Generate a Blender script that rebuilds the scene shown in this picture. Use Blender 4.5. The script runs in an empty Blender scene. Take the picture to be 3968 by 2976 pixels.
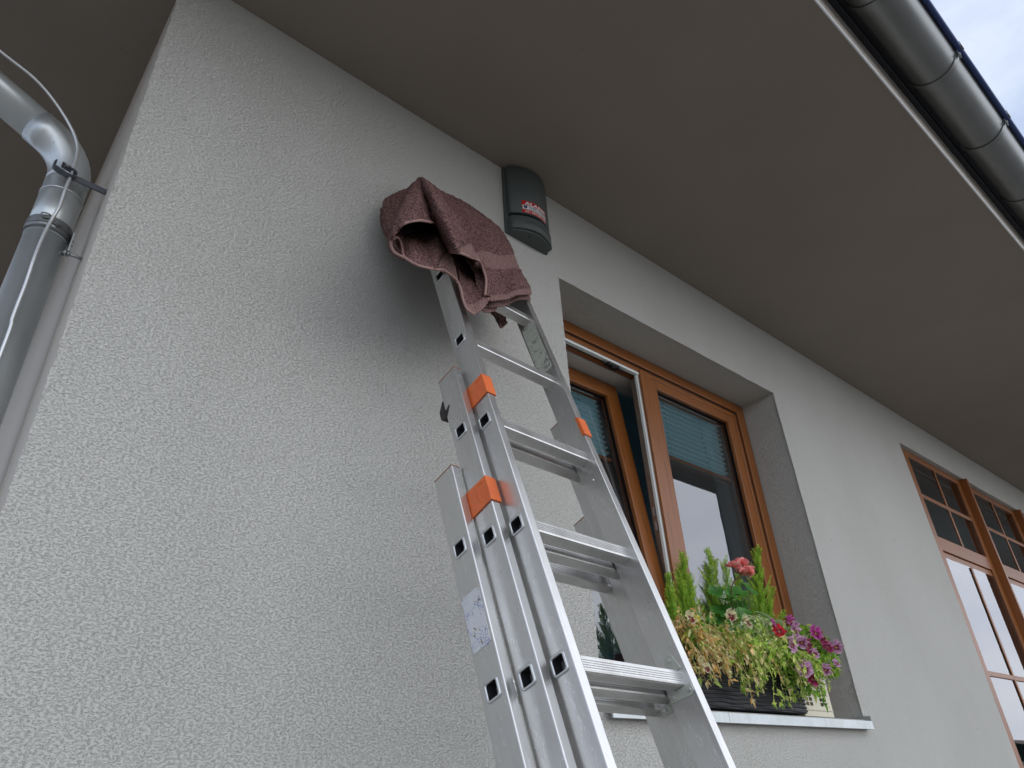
import bpy, bmesh, math, random
from mathutils import Vector, Matrix, noise
from math import sin, cos, pi, radians as rad

# ------------------------------------------------------------------ camera, sky, sun, exposure
SC = bpy.context.scene
COL = SC.collection
camd = bpy.data.cameras.new('camera')
cam = bpy.data.objects.new('camera', camd); COL.objects.link(cam)
camd.sensor_fit = 'HORIZONTAL'; camd.sensor_width = 36.0; camd.lens = 24.717
camd.clip_start = 0.02; camd.clip_end = 2000
CR = Vector((0.7615854, -0.6462328, -0.0486912)); CU = Vector((-0.3024278, -0.4208498, 0.8552326)); CF = Vector((0.573171, 0.6366071, 0.5159519))
cam.matrix_world = Matrix(((CR.x, CU.x, -CF.x, 0.0), (CR.y, CU.y, -CF.y, -1.425), (CR.z, CU.z, -CF.z, 1.6), (0, 0, 0, 1)))
SC.camera = cam

SUN_EL, SUN_AZ = rad(20), rad(13)      # azimuth measured from -y (out of the facade) towards +x
w = bpy.data.worlds.new('World'); SC.world = w; w.use_nodes = True
nt = w.node_tree; nt.nodes.clear()
def N(t, typ, **kw):
    n = t.nodes.new(typ)
    for k, v in kw.items():
        if k.startswith('i_'):
            key = k[2:]
            n.inputs[int(key) if key.isdigit() else key.replace('_', ' ')].default_value = v
        else: setattr(n, k, v)
    return n
sky = N(nt, 'ShaderNodeTexSky'); sky.sky_type = 'NISHITA'; sky.sun_disc = False
sky.sun_elevation = SUN_EL; sky.sun_rotation = pi - SUN_AZ
sky.air_density = 1.0; sky.dust_density = 2.0
tc = N(nt, 'ShaderNodeTexCoord')
mp = N(nt, 'ShaderNodeMapping'); mp.inputs['Scale'].default_value = (1.0, 1.0, 2.2)
nz = N(nt, 'ShaderNodeTexNoise', i_Scale=3.4, i_Detail=6.0, i_Roughness=0.55)
rp = N(nt, 'ShaderNodeValToRGB')
rp.color_ramp.elements[0].position = 0.36; rp.color_ramp.elements[0].color = (5.8, 7.1, 9.8, 1)
rp.color_ramp.elements[1].position = 0.64; rp.color_ramp.elements[1].color = (9.7, 10.6, 12.4, 1)
mx = N(nt, 'ShaderNodeMixRGB', blend_type='MIX', i_Fac=0.86)
bg = N(nt, 'ShaderNodeBackground', i_Strength=0.0655)
wo = N(nt, 'ShaderNodeOutputWorld')
L = nt.links.new
L(tc.outputs['Generated'], mp.inputs['Vector']); L(mp.outputs['Vector'], nz.inputs['Vector']); L(nz.outputs['Fac'], rp.inputs['Fac'])
L(sky.outputs['Color'], mx.inputs[1]); L(rp.outputs['Color'], mx.inputs[2]); L(mx.outputs['Color'], bg.inputs['Color']); L(bg.outputs['Background'], wo.inputs['Surface'])

sund = bpy.data.lights.new('sun', 'SUN'); sund.energy = 1.5; sund.angle = rad(128); sund.color = (1.0, 0.985, 0.96)
sun = bpy.data.objects.new('sun', sund); COL.objects.link(sun)
sdir = Vector((sin(SUN_AZ) * cos(SUN_EL), -cos(SUN_AZ) * cos(SUN_EL), sin(SUN_EL)))
sun.rotation_euler = sdir.to_track_quat('Z', 'Y').to_euler()
SC.view_settings.view_transform = 'Standard'; SC.view_settings.look = 'None'
SC.view_settings.gamma = 1.0; SC.view_settings.use_curve_mapping = False
SC.view_settings.exposure = 0.58
SC.render.engine = 'CYCLES'
SC.cycles.max_bounces = 10; SC.cycles.transparent_max_bounces = 16
rnd = random.Random(7)

# ------------------------------------------------------------------ helpers
def tag(o, label=None, cat=None, group=None, kind=None):
    if label: o['label'] = label
    if cat: o['category'] = cat
    if group: o['group'] = group
    if kind: o['kind'] = kind
    return o
def empty(name, loc=(0, 0, 0), label=None, cat=None, group=None, kind=None):
    o = bpy.data.objects.new(name, None); COL.objects.link(o); o.location = loc; o.empty_display_size = 0.05
    return tag(o, label, cat, group, kind)
def obj(name, bm, mat, parent=None, smooth=False, bevel=0.0, seg=1, inv=True, ang=35):
    if isinstance(bm, bpy.types.Mesh): me = bm
    else:
        bm.normal_update()
        me = bpy.data.meshes.new(name); bm.to_mesh(me); bm.free()
    for m in (mat if isinstance(mat, (list, tuple)) else [mat]): me.materials.append(m)
    o = bpy.data.objects.new(name, me); COL.objects.link(o)
    if smooth:
        for p in me.polygons: p.use_smooth = True
        if smooth == 'auto':
            try: me.set_sharp_from_angle(angle=rad(ang))
            except Exception: pass
    if parent:
        o.parent = parent
    if bevel:
        b = o.modifiers.new('bevel', 'BEVEL'); b.width = bevel; b.segments = seg; b.limit_method = 'ANGLE'; b.angle_limit = rad(40)
    return o
def box(bm, x0, x1, y0, y1, z0, z1, mi=0, M=None):
    vs = [bm.verts.new(p) for p in ((x0, y0, z0), (x1, y0, z0), (x1, y1, z0), (x0, y1, z0), (x0, y0, z1), (x1, y0, z1), (x1, y1, z1), (x0, y1, z1))]
    if M:
        for v in vs: v.co = M @ v.co
    for f in ((0, 3, 2, 1), (4, 5, 6, 7), (0, 1, 5, 4), (1, 2, 6, 5), (2, 3, 7, 6), (3, 0, 4, 7)):
        fc = bm.faces.new([vs[i] for i in f]); fc.material_index = mi
    return vs
def NB(): return bmesh.new()
def boxo(name, mat, parent, *a, bevel=0.0, seg=1, M=None):
    bm = NB(); box(bm, *a, M=M); return obj(name, bm, mat, parent, bevel=bevel, seg=seg)
def tube(bm, pts, r, seg=10, caps=True, mi=0, rfun=None):
    pts = [Vector(p) for p in pts]; n = len(pts); rings = []
    t0 = (pts[1] - pts[0]).normalized()
    ref = Vector((0, 0, 1)) if abs(t0.z) < 0.9 else Vector((1, 0, 0))
    u = t0.cross(ref).normalized()
    for i, p in enumerate(pts):
        t = (pts[min(i + 1, n - 1)] - pts[max(i - 1, 0)]).normalized()
        u = (u - t * u.dot(t)).normalized(); v = t.cross(u)
        rr = rfun(i / (n - 1)) if rfun else r
        rings.append([bm.verts.new(p + (u * cos(2 * pi * k / seg) + v * sin(2 * pi * k / seg)) * rr) for k in range(seg)])
    for a, b in zip(rings, rings[1:]):
        for k in range(seg):
            f = bm.faces.new((a[k], a[(k + 1) % seg], b[(k + 1) % seg], b[k])); f.material_index = mi; f.smooth = True
    if caps:
        f = bm.faces.new(rings[0][::-1]); f.material_index = mi
        f = bm.faces.new(rings[-1]); f.material_index = mi
def crom(p0, p1, p2, p3, t):
    return 0.5 * ((2 * p1) + (p2 - p0) * t + (2 * p0 - 5 * p1 + 4 * p2 - p3) * t * t + (3 * p1 - p0 - 3 * p2 + p3) * t ** 3)
def spline(pts, m):
    P = [Vector(p) for p in pts]
    P = [P[0] * 2 - P[1]] + P + [P[-1] * 2 - P[-2]]
    out = []; n = len(P) - 3
    for i in range(m):
        s = i / (m - 1) * n; k = min(int(s), n - 1); out.append(crom(P[k], P[k + 1], P[k + 2], P[k + 3], s - k))
    return out

# ------------------------------------------------------------------ materials
def mat(name, col=(0.5, 0.5, 0.5), rough=0.6, metal=0.0, spec=0.5):
    m = bpy.data.materials.new(name); m.use_nodes = True; t = m.node_tree
    b = t.nodes['Principled BSDF']; b.inputs['Base Color'].default_value = (*col, 1); b.inputs['Roughness'].default_value = rough
    b.inputs['Metallic'].default_value = metal; b.inputs['Specular IOR Level'].default_value = spec
    m.diffuse_color = (*col, 1)
    return m, t, b
def ramp(t, fac, stops):
    r = N(t, 'ShaderNodeValToRGB'); e = r.color_ramp.elements
    while len(e) < len(stops): e.new(0.5)
    for i, (p, c) in enumerate(stops): e[i].position = p; e[i].color = (*c, 1) if len(c) == 3 else c
    t.links.new(fac, r.inputs['Fac']); return r.outputs['Color']
def coord(t, kind='Object', scale=(1, 1, 1), rot=(0, 0, 0)):
    c = N(t, 'ShaderNodeTexCoord'); m = N(t, 'ShaderNodeMapping'); m.inputs['Scale'].default_value = scale; m.inputs['Rotation'].default_value = rot
    t.links.new(c.outputs[kind], m.inputs['Vector']); return m.outputs['Vector']
def noi(t, vec, scale, detail=4, rough=0.5, dist=0.0):
    n = N(t, 'ShaderNodeTexNoise', i_Scale=scale, i_Detail=detail, i_Roughness=rough, i_Distortion=dist)
    t.links.new(vec, n.inputs['Vector']); return n.outputs['Fac']
def bump(t, b, h, strength=0.5, dist=0.002, prev=None):
    n = N(t, 'ShaderNodeBump', i_Strength=strength, i_Distance=dist); t.links.new(h, n.inputs['Height'])
    if prev: t.links.new(prev, n.inputs['Normal'])
    t.links.new(n.outputs['Normal'], b.inputs['Normal']); return n.outputs['Normal']
def math_(t, op, a, b=None, c=None):
    n = N(t, 'ShaderNodeMath', operation=op)
    for i, x in enumerate((a, b, c)):
        if x is None: continue
        if isinstance(x, (int, float)): n.inputs[i].default_value = x
        else: t.links.new(x, n.inputs[i])
    return n.outputs[0]
def mixc(t, fac, a, b, mode='MIX'):
    n = N(t, 'ShaderNodeMixRGB', blend_type=mode)
    for i, x in ((0, fac), (1, a), (2, b)):
        if isinstance(x, (int, float)): n.inputs[i].default_value = x
        elif isinstance(x, tuple): n.inputs[i].default_value = (*x, 1)
        else: t.links.new(x, n.inputs[i])
    return n.outputs[0]

def plaster_mat(name, base, worm=0.8, fine=1.0, bstr=0.9):
    m, t, b = mat(name, base, 0.92, spec=0.2)
    v = coord(t)
    # dragged-grain render: short meandering furrows between rounded grains
    v = coord(t, 'Object', (0.75, 1, 1.25))
    vm = N(t, 'ShaderNodeVectorMath', operation='MULTIPLY_ADD'); t.links.new(v, vm.inputs[0]); vm.inputs[1].default_value = (1, 1, 1)
    dd = N(t, 'ShaderNodeTexNoise', i_Scale=340.0, i_Detail=2.0); t.links.new(v, dd.inputs['Vector'])
    sc = N(t, 'ShaderNodeVectorMath', operation='SCALE'); t.links.new(dd.outputs['Color'], sc.inputs[0]); sc.inputs['Scale'].default_value = 0.003
    ad = N(t, 'ShaderNodeVectorMath', operation='ADD'); t.links.new(v, ad.inputs[0]); t.links.new(sc.outputs[0], ad.inputs[1])
    n1 = noi(t, ad.outputs[0], 470, 2.5, 0.55)
    fur = math_(t, 'ABSOLUTE', math_(t, 'SUBTRACT', n1, 0.47))
    fur = math_(t, 'MULTIPLY', fur, 14.0); fur = math_(t, 'MINIMUM', fur, 1.0)      # 0 in a furrow
    gate = ramp(t, noi(t, v, 210, 2, 0.5), [(0.44, (1, 1, 1)), (0.58, (0, 0, 0))])
    h1 = math_(t, 'MAXIMUM', fur, gate)
    gr = noi(t, v, 620, 2, 0.6)
    h = math_(t, 'ADD', math_(t, 'MULTIPLY', h1, worm), math_(t, 'MULTIPLY', gr, 0.35 * fine))
    big = ramp(t, noi(t, coord(t, 'Object', (1, 1, 0.45)), 1.6, 5, 0.62), [(0.36, (0, 0, 0)), (0.62, (1, 1, 1))])
    c1 = mixc(t, math_(t, 'MULTIPLY', math_(t, 'SUBTRACT', 1.0, h1), 0.33 * worm), base, tuple(x * 0.40 for x in base))  # furrow shade darkened into the colour, as soft light flattens the bump
    c2 = mixc(t, big, c1, mixc(t, 1.0, c1, (0.93, 0.93, 0.92), 'MULTIPLY'))
    sp_ = ramp(t, noi(t, v, 150, 3, 0.7), [(0.50, (0, 0, 0)), (0.66, (1, 1, 1))])
    c2 = mixc(t, math_(t, 'MULTIPLY', sp_, 0.10 * worm), c2, mixc(t, 1.0, c2, (0.70, 0.70, 0.71), 'MULTIPLY'))
    c3 = mixc(t, math_(t, 'MULTIPLY', gr, 0.35), c2, mixc(t, 1.0, c2, (0.72, 0.72, 0.72), 'MULTIPLY'))
    spk = ramp(t, noi(t, v, 23, 2, 0.4), [(0.735, (0, 0, 0)), (0.75, (1, 1, 1))])
    c3 = mixc(t, math_(t, 'MULTIPLY', spk, 0.14), c3, (0.12, 0.11, 0.10))
    t.links.new(c3, b.inputs['Base Color'])
    bump(t, b, h, bstr, 0.0022)
    return m
M_WALL = plaster_mat('wall_render', (0.605, 0.605, 0.57), 1.0, 1.0, 0.70)
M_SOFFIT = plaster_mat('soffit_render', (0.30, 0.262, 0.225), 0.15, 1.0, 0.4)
M_REVEAL = plaster_mat('return_render', (0.62, 0.58, 0.52), 0.12, 1.0, 0.4)

def wood_mat(name, axis, c0=(0.085, 0.020, 0.004), c1=(0.255, 0.084, 0.016)):
    m, t, b = mat(name, c1, 0.38, spec=0.5)
    sc = {'z': (1, 1, 0.06), 'x': (0.06, 1, 1)}[axis]
    v = coord(t, 'Object', sc)
    n1 = noi(t, v, 55, 5, 0.6, 0.4); n2 = noi(t, v, 240, 3, 0.6)
    f = math_(t, 'ADD', math_(t, 'MULTIPLY', n1, 0.85), math_(t, 'MULTIPLY', n2, 0.25))
    col = ramp(t, f, [(0.30, c0), (0.50, c1), (0.72, tuple(x * 1.12 for x in c1))])
    t.links.new(col, b.inputs['Base Color'])
    b.inputs['Coat Weight'].default_value = 0.12; b.inputs['Coat Roughness'].default_value = 0.3
    bump(t, b, f, 0.18, 0.001)
    return m
M_WOODV = wood_mat('varnished_wood_upright', 'z'); M_WOODH = wood_mat('varnished_wood_rail', 'x')

def alu_mat(name, base=(0.68, 0.675, 0.66), rough=0.29, streak=(1, 1, 0.03), metal=0.86, worn=True):
    m, t, b = mat(name, base, rough, metal)
    v = coord(t, 'Object', streak)
    n1 = noi(t, v, 420, 3, 0.6); n2 = noi(t, coord(t), 9, 4, 0.6)
    r = math_(t, 'ADD', math_(t, 'MULTIPLY', n1, 0.18), math_(t, 'MULTIPLY', n2, 0.22)); r = math_(t, 'ADD', r, rough - 0.18)
    t.links.new(r, b.inputs['Roughness'])
    c = mixc(t, math_(t, 'MULTIPLY', n2, 0.8), base, tuple(x * 0.8 for x in base))
    if worn:
        sm = ramp(t, noi(t, coord(t), 60, 3, 0.7), [(0.66, (0, 0, 0)), (0.72, (1, 1, 1))])
        c = mixc(t, math_(t, 'MULTIPLY', sm, 0.3), c, (0.30, 0.31, 0.32))
        gm_ = ramp(t, noi(t, coord(t, 'Object', (1, 1, 0.25)), 14, 5, 0.7), [(0.50, (0, 0, 0)), (0.70, (1, 1, 1))])
        c = mixc(t, math_(t, 'MULTIPLY', gm_, 0.35), c, (0.38, 0.37, 0.34))
        sc_ = noi(t, coord(t, 'Object', (1, 0.35, 0.06), (0.25, 0.1, 0)), 210, 2, 0.5)
        sl = ramp(t, math_(t, 'ABSOLUTE', math_(t, 'SUBTRACT', sc_, 0.62)), [(0.004, (1, 1, 1)), (0.012, (0, 0, 0))])
        c = mixc(t, math_(t, 'MULTIPLY', sl, 0.5), c, (0.88, 0.88, 0.88))
    t.links.new(c, b.inputs['Base Color'])
    bump(t, b, n1, 0.05, 0.0005)
    return m
M_ALU = alu_mat('stile_aluminium')
M_RUNG = alu_mat('rung_aluminium', (0.70, 0.695, 0.68), 0.32, (0.03, 1, 1), 0.8)
M_ALUEDGE = alu_mat('collar_aluminium', (0.70, 0.72, 0.72), 0.42, (1, 1, 1), 0.8, False)
M_STEEL = alu_mat('galvanised_steel', (0.46, 0.49, 0.50), 0.45, (1, 1, 1), 0.85)
M_SILL = alu_mat('sill_metal', (0.60, 0.64, 0.65), 0.42, (1, 1, 1), 0.7)

def zinc_mat(name, base, rough, metal):
    m, t, b = mat(name, base, rough, metal)
    v = coord(t); n = noi(t, v, 5, 5, 0.6); n3 = noi(t, v, 90, 3, 0.6)
    c = mixc(t, n, tuple(x * 0.8 for x in base), tuple(min(1, x * 1.15) for x in base))
    sp = ramp(t, n3, [(0.70, (0, 0, 0)), (0.73, (1, 1, 1))])
    c = mixc(t, math_(t, 'MULTIPLY', sp, 0.55), c, tuple(x * 0.4 for x in base))
    t.links.new(c, b.inputs['Base Color'])
    r = math_(t, 'ADD', math_(t, 'MULTIPLY', n, 0.25), rough - 0.12); t.links.new(r, b.inputs['Roughness'])
    return m
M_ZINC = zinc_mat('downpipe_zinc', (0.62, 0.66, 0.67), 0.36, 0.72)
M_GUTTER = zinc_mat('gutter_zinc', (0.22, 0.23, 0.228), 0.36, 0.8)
M_BEAD = mat('gutter_bead_blue_grey', (0.03, 0.055, 0.16), 0.4, 0.3)[0]
M_DARKMETAL = mat('dark_flashing', (0.012, 0.014, 0.018), 0.6, 0.0)[0]
M_ROD = alu_mat('conductor_aluminium', (0.72, 0.74, 0.75), 0.35, (1, 1, 1), 0.8, False)
M_HOLDER = mat('holder_painted_grey', (0.12, 0.13, 0.15), 0.5, 0.4)[0]
M_WHITE = mat('white_trim', (0.78, 0.80, 0.82), 0.4)[0]
M_BLACK = mat('black_rubber', (0.012, 0.012, 0.014), 0.5)[0]
M_BROWNPL = mat('brown_black_plastic', (0.022, 0.015, 0.015), 0.42)[0]
M_ORANGE, t_, b_ = mat('orange_plastic', (0.80, 0.165, 0.035), 0.45)
n_ = noi(t_, coord(t_), 45, 4, 0.6); t_.links.new(mixc(t_, ramp(t_, noi(t_, coord(t_), 130, 4, 0.7), [(0.60, (0, 0, 0)), (0.68, (0.6, 0.6, 0.6))]), mixc(t_, n_, (0.62, 0.11, 0.022), (0.86, 0.20, 0.05)), (0.45, 0.18, 0.10)), b_.inputs['Base Color'])
M_ENDCAP = mat('end_cap_brown', (0.30, 0.14, 0.07), 0.6)[0]
M_SIREN, t_, b_ = mat('siren_grey_plastic', (0.070, 0.084, 0.080), 0.55)
bump(t_, b_, noi(t_, coord(t_), 700, 2), 0.08, 0.0004)
M_RED = mat('sticker_red', (0.52, 0.008, 0.012), 0.45)[0]
M_PAPER = mat('sticker_white', (0.72, 0.74, 0.72), 0.5)[0]
M_TEAL = mat('sticker_teal', (0.01, 0.10, 0.16), 0.5)[0]
M_NAVY = mat('sticker_navy', (0.015, 0.03, 0.12), 0.5)[0]
M_ROOF = mat('roof_tile_dark', (0.05, 0.045, 0.045), 0.7)[0]
M_INNER = mat('inner_white_plaster', (0.62, 0.62, 0.58), 0.8)[0]
M_TEALWALL = mat('room_teal_wall', (0.25, 0.42, 0.50), 0.8)[0]
M_DARKROOM = mat('room_dark', (0.50, 0.68, 0.76), 0.9)[0]
M_CURTAIN, t_, b_ = mat('curtain_dark', (0.035, 0.032, 0.042), 0.75)
M_SEALGREY = mat('sash_seal_white', (0.84, 0.88, 0.86), 0.45)[0]
M_HARDW = alu_mat('window_hardware', (0.42, 0.38, 0.32), 0.4, (1, 1, 1), 0.8)
M_RUBBER = mat('glazing_gasket', (0.01, 0.01, 0.014), 0.35)[0]

def glass_mat(name, ior, tint=(0.93, 0.97, 0.96)):
    m = bpy.data.materials.new(name); m.use_nodes = True; t = m.node_tree; t.nodes.clear()
    fr = N(t, 'ShaderNodeFresnel', i_IOR=ior); tr = N(t, 'ShaderNodeBsdfTransparent'); tr.inputs[0].default_value = (*tint, 1)
    gl = N(t, 'ShaderNodeBsdfGlossy', i_Roughness=0.004); gl.inputs[0].default_value = (0.97, 0.97, 1.0, 1)
    bp = N(t, 'ShaderNodeBump', i_Strength=0.02, i_Distance=0.01)
    v = coord(t); t.links.new(noi(t, v, 1.7, 1), bp.inputs['Height']); t.links.new(bp.outputs[0], gl.inputs['Normal'])
    mi = N(t, 'ShaderNodeMixShader'); o = N(t, 'ShaderNodeOutputMaterial')
    t.links.new(fr.outputs[0], mi.inputs[0]); t.links.new(tr.outputs[0], mi.inputs[1]); t.links.new(gl.outputs[0], mi.inputs[2]); t.links.new(mi.outputs[0], o.inputs[0])
    return m
M_GLASS = glass_mat('window_glass', 2.5)
M_GLASS2 = glass_mat('boosted_reflection_glass', 3.3)  # no coating: index raised so the panes imitate reflecting a brighter sky
M_BLIND, t_, b_ = mat('blind_teal_fabric', (0.60, 0.86, 0.95), 0.7)
b_.inputs['Transmission Weight'].default_value = 0.0

def vcol_mat(name, rough=0.55, spec=0.3, trans=0.25, bscale=0, bst=0.2):
    m, t, b = mat(name, (0.5, 0.5, 0.5), rough, spec=spec)
    a = N(t, 'ShaderNodeVertexColor', layer_name='Col')
    t.links.new(a.outputs['Color'], b.inputs['Base Color'])
    if trans:
        tl = N(t, 'ShaderNodeBsdfTranslucent'); t.links.new(a.outputs['Color'], tl.inputs['Color'])
        mi = N(t, 'ShaderNodeMixShader', i_Fac=trans); o = [n for n in t.nodes if n.type == 'OUTPUT_MATERIAL'][0]
        t.links.new(b.outputs[0], mi.inputs[1]); t.links.new(tl.outputs[0], mi.inputs[2]); t.links.new(mi.outputs[0], o.inputs['Surface'])
    if bscale: bump(t, b, noi(t, coord(t), bscale, 3), bst, 0.002)
    return m
M_PETAL = vcol_mat('petal', 0.6, 0.2, 0.15); M_LEAF = vcol_mat('leaf', 0.45, 0.4, 0.25); M_NEEDLE = vcol_mat('needle', 0.6, 0.3, 0.3)
M_STRAW = vcol_mat('dry_leaf', 0.8, 0.1, 0.35)

class VB:   # mesh builder with a colour per vertex
    def __init__(s): s.v = []; s.f = []; s.c = []
    def add(s, pts, faces, cols):
        k = len(s.v); s.v += [tuple(p) for p in pts]; s.f += [tuple(i + k for i in f) for f in faces]
        s.c += list(cols) if isinstance(cols, list) else [cols] * len(pts)
    def build(s, name, m, parent, smooth=True):
        me = bpy.data.meshes.new(name); me.from_pydata(s.v, [], s.f)
        ca = me.color_attributes.new('Col', 'FLOAT_COLOR', 'POINT')
        for i, c in enumerate(s.c): ca.data[i].color = (max(0, c[0]), max(0, c[1]), max(0, c[2]), 1)
        return obj(name, me, m, parent, smooth=smooth)

# ------------------------------------------------------------------ key sizes (metres): facade plane y=0, soffit z=ZS
ZS, XA, YE = 3.749, 0.095, -1.135
W1 = (1.548, 3.050, 1.830, 3.329)
W2 = (4.587, 8.60, 0.98, 3.491)

# ground, yard
gm, t, b = mat('yard_paving', (0.20, 0.185, 0.165), 0.85)
v = coord(t); t.links.new(mixc(t, noi(t, v, 3, 5), (0.16, 0.148, 0.13), (0.25, 0.23, 0.205)), b.inputs['Base Color'])
bm = NB(); bmesh.ops.create_grid(bm, x_segments=4, y_segments=4, size=400)
tag(obj('ground', bm, gm), kind='structure')

house = empty('house', (0, 0, 0), 'rendered grey house with deep dark eaves above the leaning ladder', 'house')
def wall_panel(bm, xs, zs, holes, y=0.0, flip=False, M=None):
    vs = {}
    def V(x, z):
        if (x, z) not in vs: vs[(x, z)] = bm.verts.new((M @ Vector((x, y, z))) if M else (x, y, z))
        return vs[(x, z)]
    for a, b in zip(xs, xs[1:]):
        for c, d in zip(zs, zs[1:]):
            if any(h[0] <= a and b <= h[1] and h[2] <= c and d <= h[3] for h in holes): continue
            bm.faces.new((V(a, c), V(b, c), V(b, d), V(a, d)))
def rough_edge(a, b, n, amp, fixed):
    out = []
    for i in range(n + 1):
        p = Vector(a).lerp(Vector(b), i / n); out.append(p)
    return out
# facade sheet with two openings
bm = NB()
wall_panel(bm, [XA, W1[0], W1[1], W2[0], W2[1], 10.5], [0, W2[2], W1[2], W1[3], W2[3], ZS], [W1, (W2[0], W2[1], W2[2], W2[3])])
obj('facade_wall', bm, M_WALL, house)
def ragged(name, a, b, inward, over, m, off):
    '''uneven render edge: a strip lying on the wall whose outer side wanders a millimetre or two past the arris'''
    a, b, inward, over, off = Vector(a), Vector(b), Vector(inward), Vector(over), Vector(off); n = int((b - a).length / 0.0055); bm = NB(); prev = None
    for i in range(n + 1):
        p = a.lerp(b, i / n) + off; j = rnd.uniform(0.0003, 0.0034) + 0.0022 * (1 + noise.noise(p * 9))
        r = [bm.verts.new(p + inward * 0.010 - off * 0.9), bm.verts.new(p + over * j), bm.verts.new(p + over * j - off * 3.5)]
        if prev: bm.faces.new((prev[0], prev[1], r[1], r[0])); bm.faces.new((prev[1], prev[2], r[2], r[1]))
        prev = r
    return obj(name, bm, m, house)
oy = (0, -0.0009, 0)
ragged('render_edge', (XA, 0, 0.2), (XA, 0, ZS), (1, 0, 0), (-1, 0, 0), M_WALL, oy)
ragged('render_edge', (W1[0], 0, W1[2]), (W1[0], 0, W1[3]), (-1, 0, 0), (1, 0, 0), M_WALL, oy)
ragged('render_edge', (W1[1], 0, W1[2] + 0.02), (W1[1], 0, W1[3]), (1, 0, 0), (-1, 0, 0), M_WALL, oy)
ragged('render_edge', (W1[0], 0, W1[3]), (W1[1], 0, W1[3]), (0, 0, 1), (0, 0, -1), M_WALL, oy)
ragged('render_edge', (W2[0], 0, 1.2), (W2[0], 0, W2[3]), (-1, 0, 0), (1, 0, 0), M_WALL, oy)
ragged('render_edge', (W2[0], 0, W2[3]), (W2[1], 0, W2[3]), (0, 0, 1), (0, 0, -1), M_WALL, oy)
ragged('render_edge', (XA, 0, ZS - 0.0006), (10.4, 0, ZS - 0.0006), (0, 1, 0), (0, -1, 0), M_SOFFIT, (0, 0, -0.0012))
def reveal(W, depth, name, mats):
    bm = NB(); x0, x1, z0, z1 = W
    def q(*p): bm.faces.new([bm.verts.new(c) for c in p])
    q((x0, 0, z0), (x0, depth, z0), (x0, depth, z1), (x0, 0, z1))
    q((x1, depth, z0), (x1, 0, z0), (x1, 0, z1), (x1, depth, z1))
    q((x0, 0, z1), (x0, depth, z1), (x1, depth, z1), (x1, 0, z1))
    q((x0, 0, z0), (x1, 0, z0), (x1, depth, z0), (x0, depth, z0))
    return obj(name, bm, mats, house)
reveal(W1, 0.30, 'window_reveal', M_WALL)
reveal(W2, 0.16, 'window_reveal', M_WALL)
# return wall with its vertical groove
bm = NB()
def q(bm, *p):
    f = bm.faces.new([bm.verts.new(c) for c in p]); return f
g0, g1, gd = 0.262, 0.285, 0.016
for ya, yb in ((0, g0), (g1, 7.0)): q(bm, (XA, yb, 0), (XA, ya, 0), (XA, ya, ZS), (XA, yb, ZS))
q(bm, (XA, g1, 0), (XA + gd, (g0 + g1) / 2, 0), (XA + gd, (g0 + g1) / 2, ZS), (XA, g1, ZS))
q(bm, (XA + gd, (g0 + g1) / 2, 0), (XA, g0, 0), (XA, g0, ZS), (XA + gd, (g0 + g1) / 2, ZS))
obj('return_wall', bm, M_REVEAL, house)
bm = NB(); box(bm, XA + 0.02, 10.5, 6.95, 7.0, 0, ZS); box(bm, 10.45, 10.5, 0, 6.95, 0, ZS); obj('back_wall', bm, M_WALL, house)
# soffit, fascia, edge bead, flashing, roof
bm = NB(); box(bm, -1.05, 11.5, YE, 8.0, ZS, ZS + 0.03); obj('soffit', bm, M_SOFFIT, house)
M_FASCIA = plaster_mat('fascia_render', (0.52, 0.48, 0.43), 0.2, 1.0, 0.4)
bm = NB(); box(bm, -1.05, 11.5, YE - 0.002, YE + 0.03, ZS + 0.003, 3.95); obj('fascia', bm, M_FASCIA, house)
bm = NB(); tube(bm, [(-1.05, YE - 0.004, ZS), (11.5, YE - 0.004, ZS)], 0.0040, 8); obj('edge_bead', bm, M_WHITE, house)
bm = NB(); box(bm, -1.05, 11.5, YE - 0.02, YE - 0.004, 3.955, 4.02); obj('drip_flashing', bm, M_DARKMETAL, house)
bm = NB(); q(bm, (-1.25, -1.25, 3.985), (11.6, -1.25, 3.985), (11.6, 3.4, 6.1), (-1.25, 3.4, 6.1)); q(bm, (-1.25, 3.4, 6.1), (11.6, 3.4, 6.1), (11.6, 8.1, 3.985), (-1.25, 8.1, 3.985))
q(bm, (-1.25, -1.25, 3.985), (-1.25, 3.4, 6.1), (-1.25, 8.1, 3.985)); obj('roof', bm, M_ROOF, house)
bm = NB(); q(bm, (-1.05, YE, 3.96), (11.5, YE, 3.96), (11.5, 8, 3.96), (-1.05, 8, 3.96)); obj('eaves_lining', bm, M_DARKMETAL, house)
# room behind the windows
bm = NB()
box(bm, XA + 0.05, 10.4, 4.0, 4.05, 0.6, 3.7); obj('room_wall', bm, M_TEALWALL, house)
bm = NB(); q(bm, (XA + 0.05, 0.31, 3.70), (10.4, 0.31, 3.70), (10.4, 4, 3.70), (XA + 0.05, 4, 3.70)); obj('room_ceiling', bm, M_DARKROOM, house)
bm = NB(); q(bm, (XA + 0.05, 0.31, 0.8), (10.4, 0.31, 0.8), (10.4, 4, 0.8), (XA + 0.05, 4, 0.8)); obj('room_floor', bm, M_DARKROOM, house)
bm = NB()
boxo('inner_jamb', M_INNER, house, XA + 0.05, W1[0], 0.262, 0.36, 0.8, 3.7); boxo('inner_jamb', M_INNER, house, W1[1], 4.0, 0.262, 0.36, 0.8, 3.7)
bm = NB(); box(bm, W1[0] + 0.002, W1[1] - 0.002, 0.262, 0.37, 3.245, 3.70); obj('inner_lintel', bm, M_INNER, house)
bm = NB(); box(bm, W1[0] + 0.002, W1[1] - 0.002, 0.262, 0.50, 1.70, 1.872); obj('inner_sill', bm, M_INNER, house)

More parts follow.
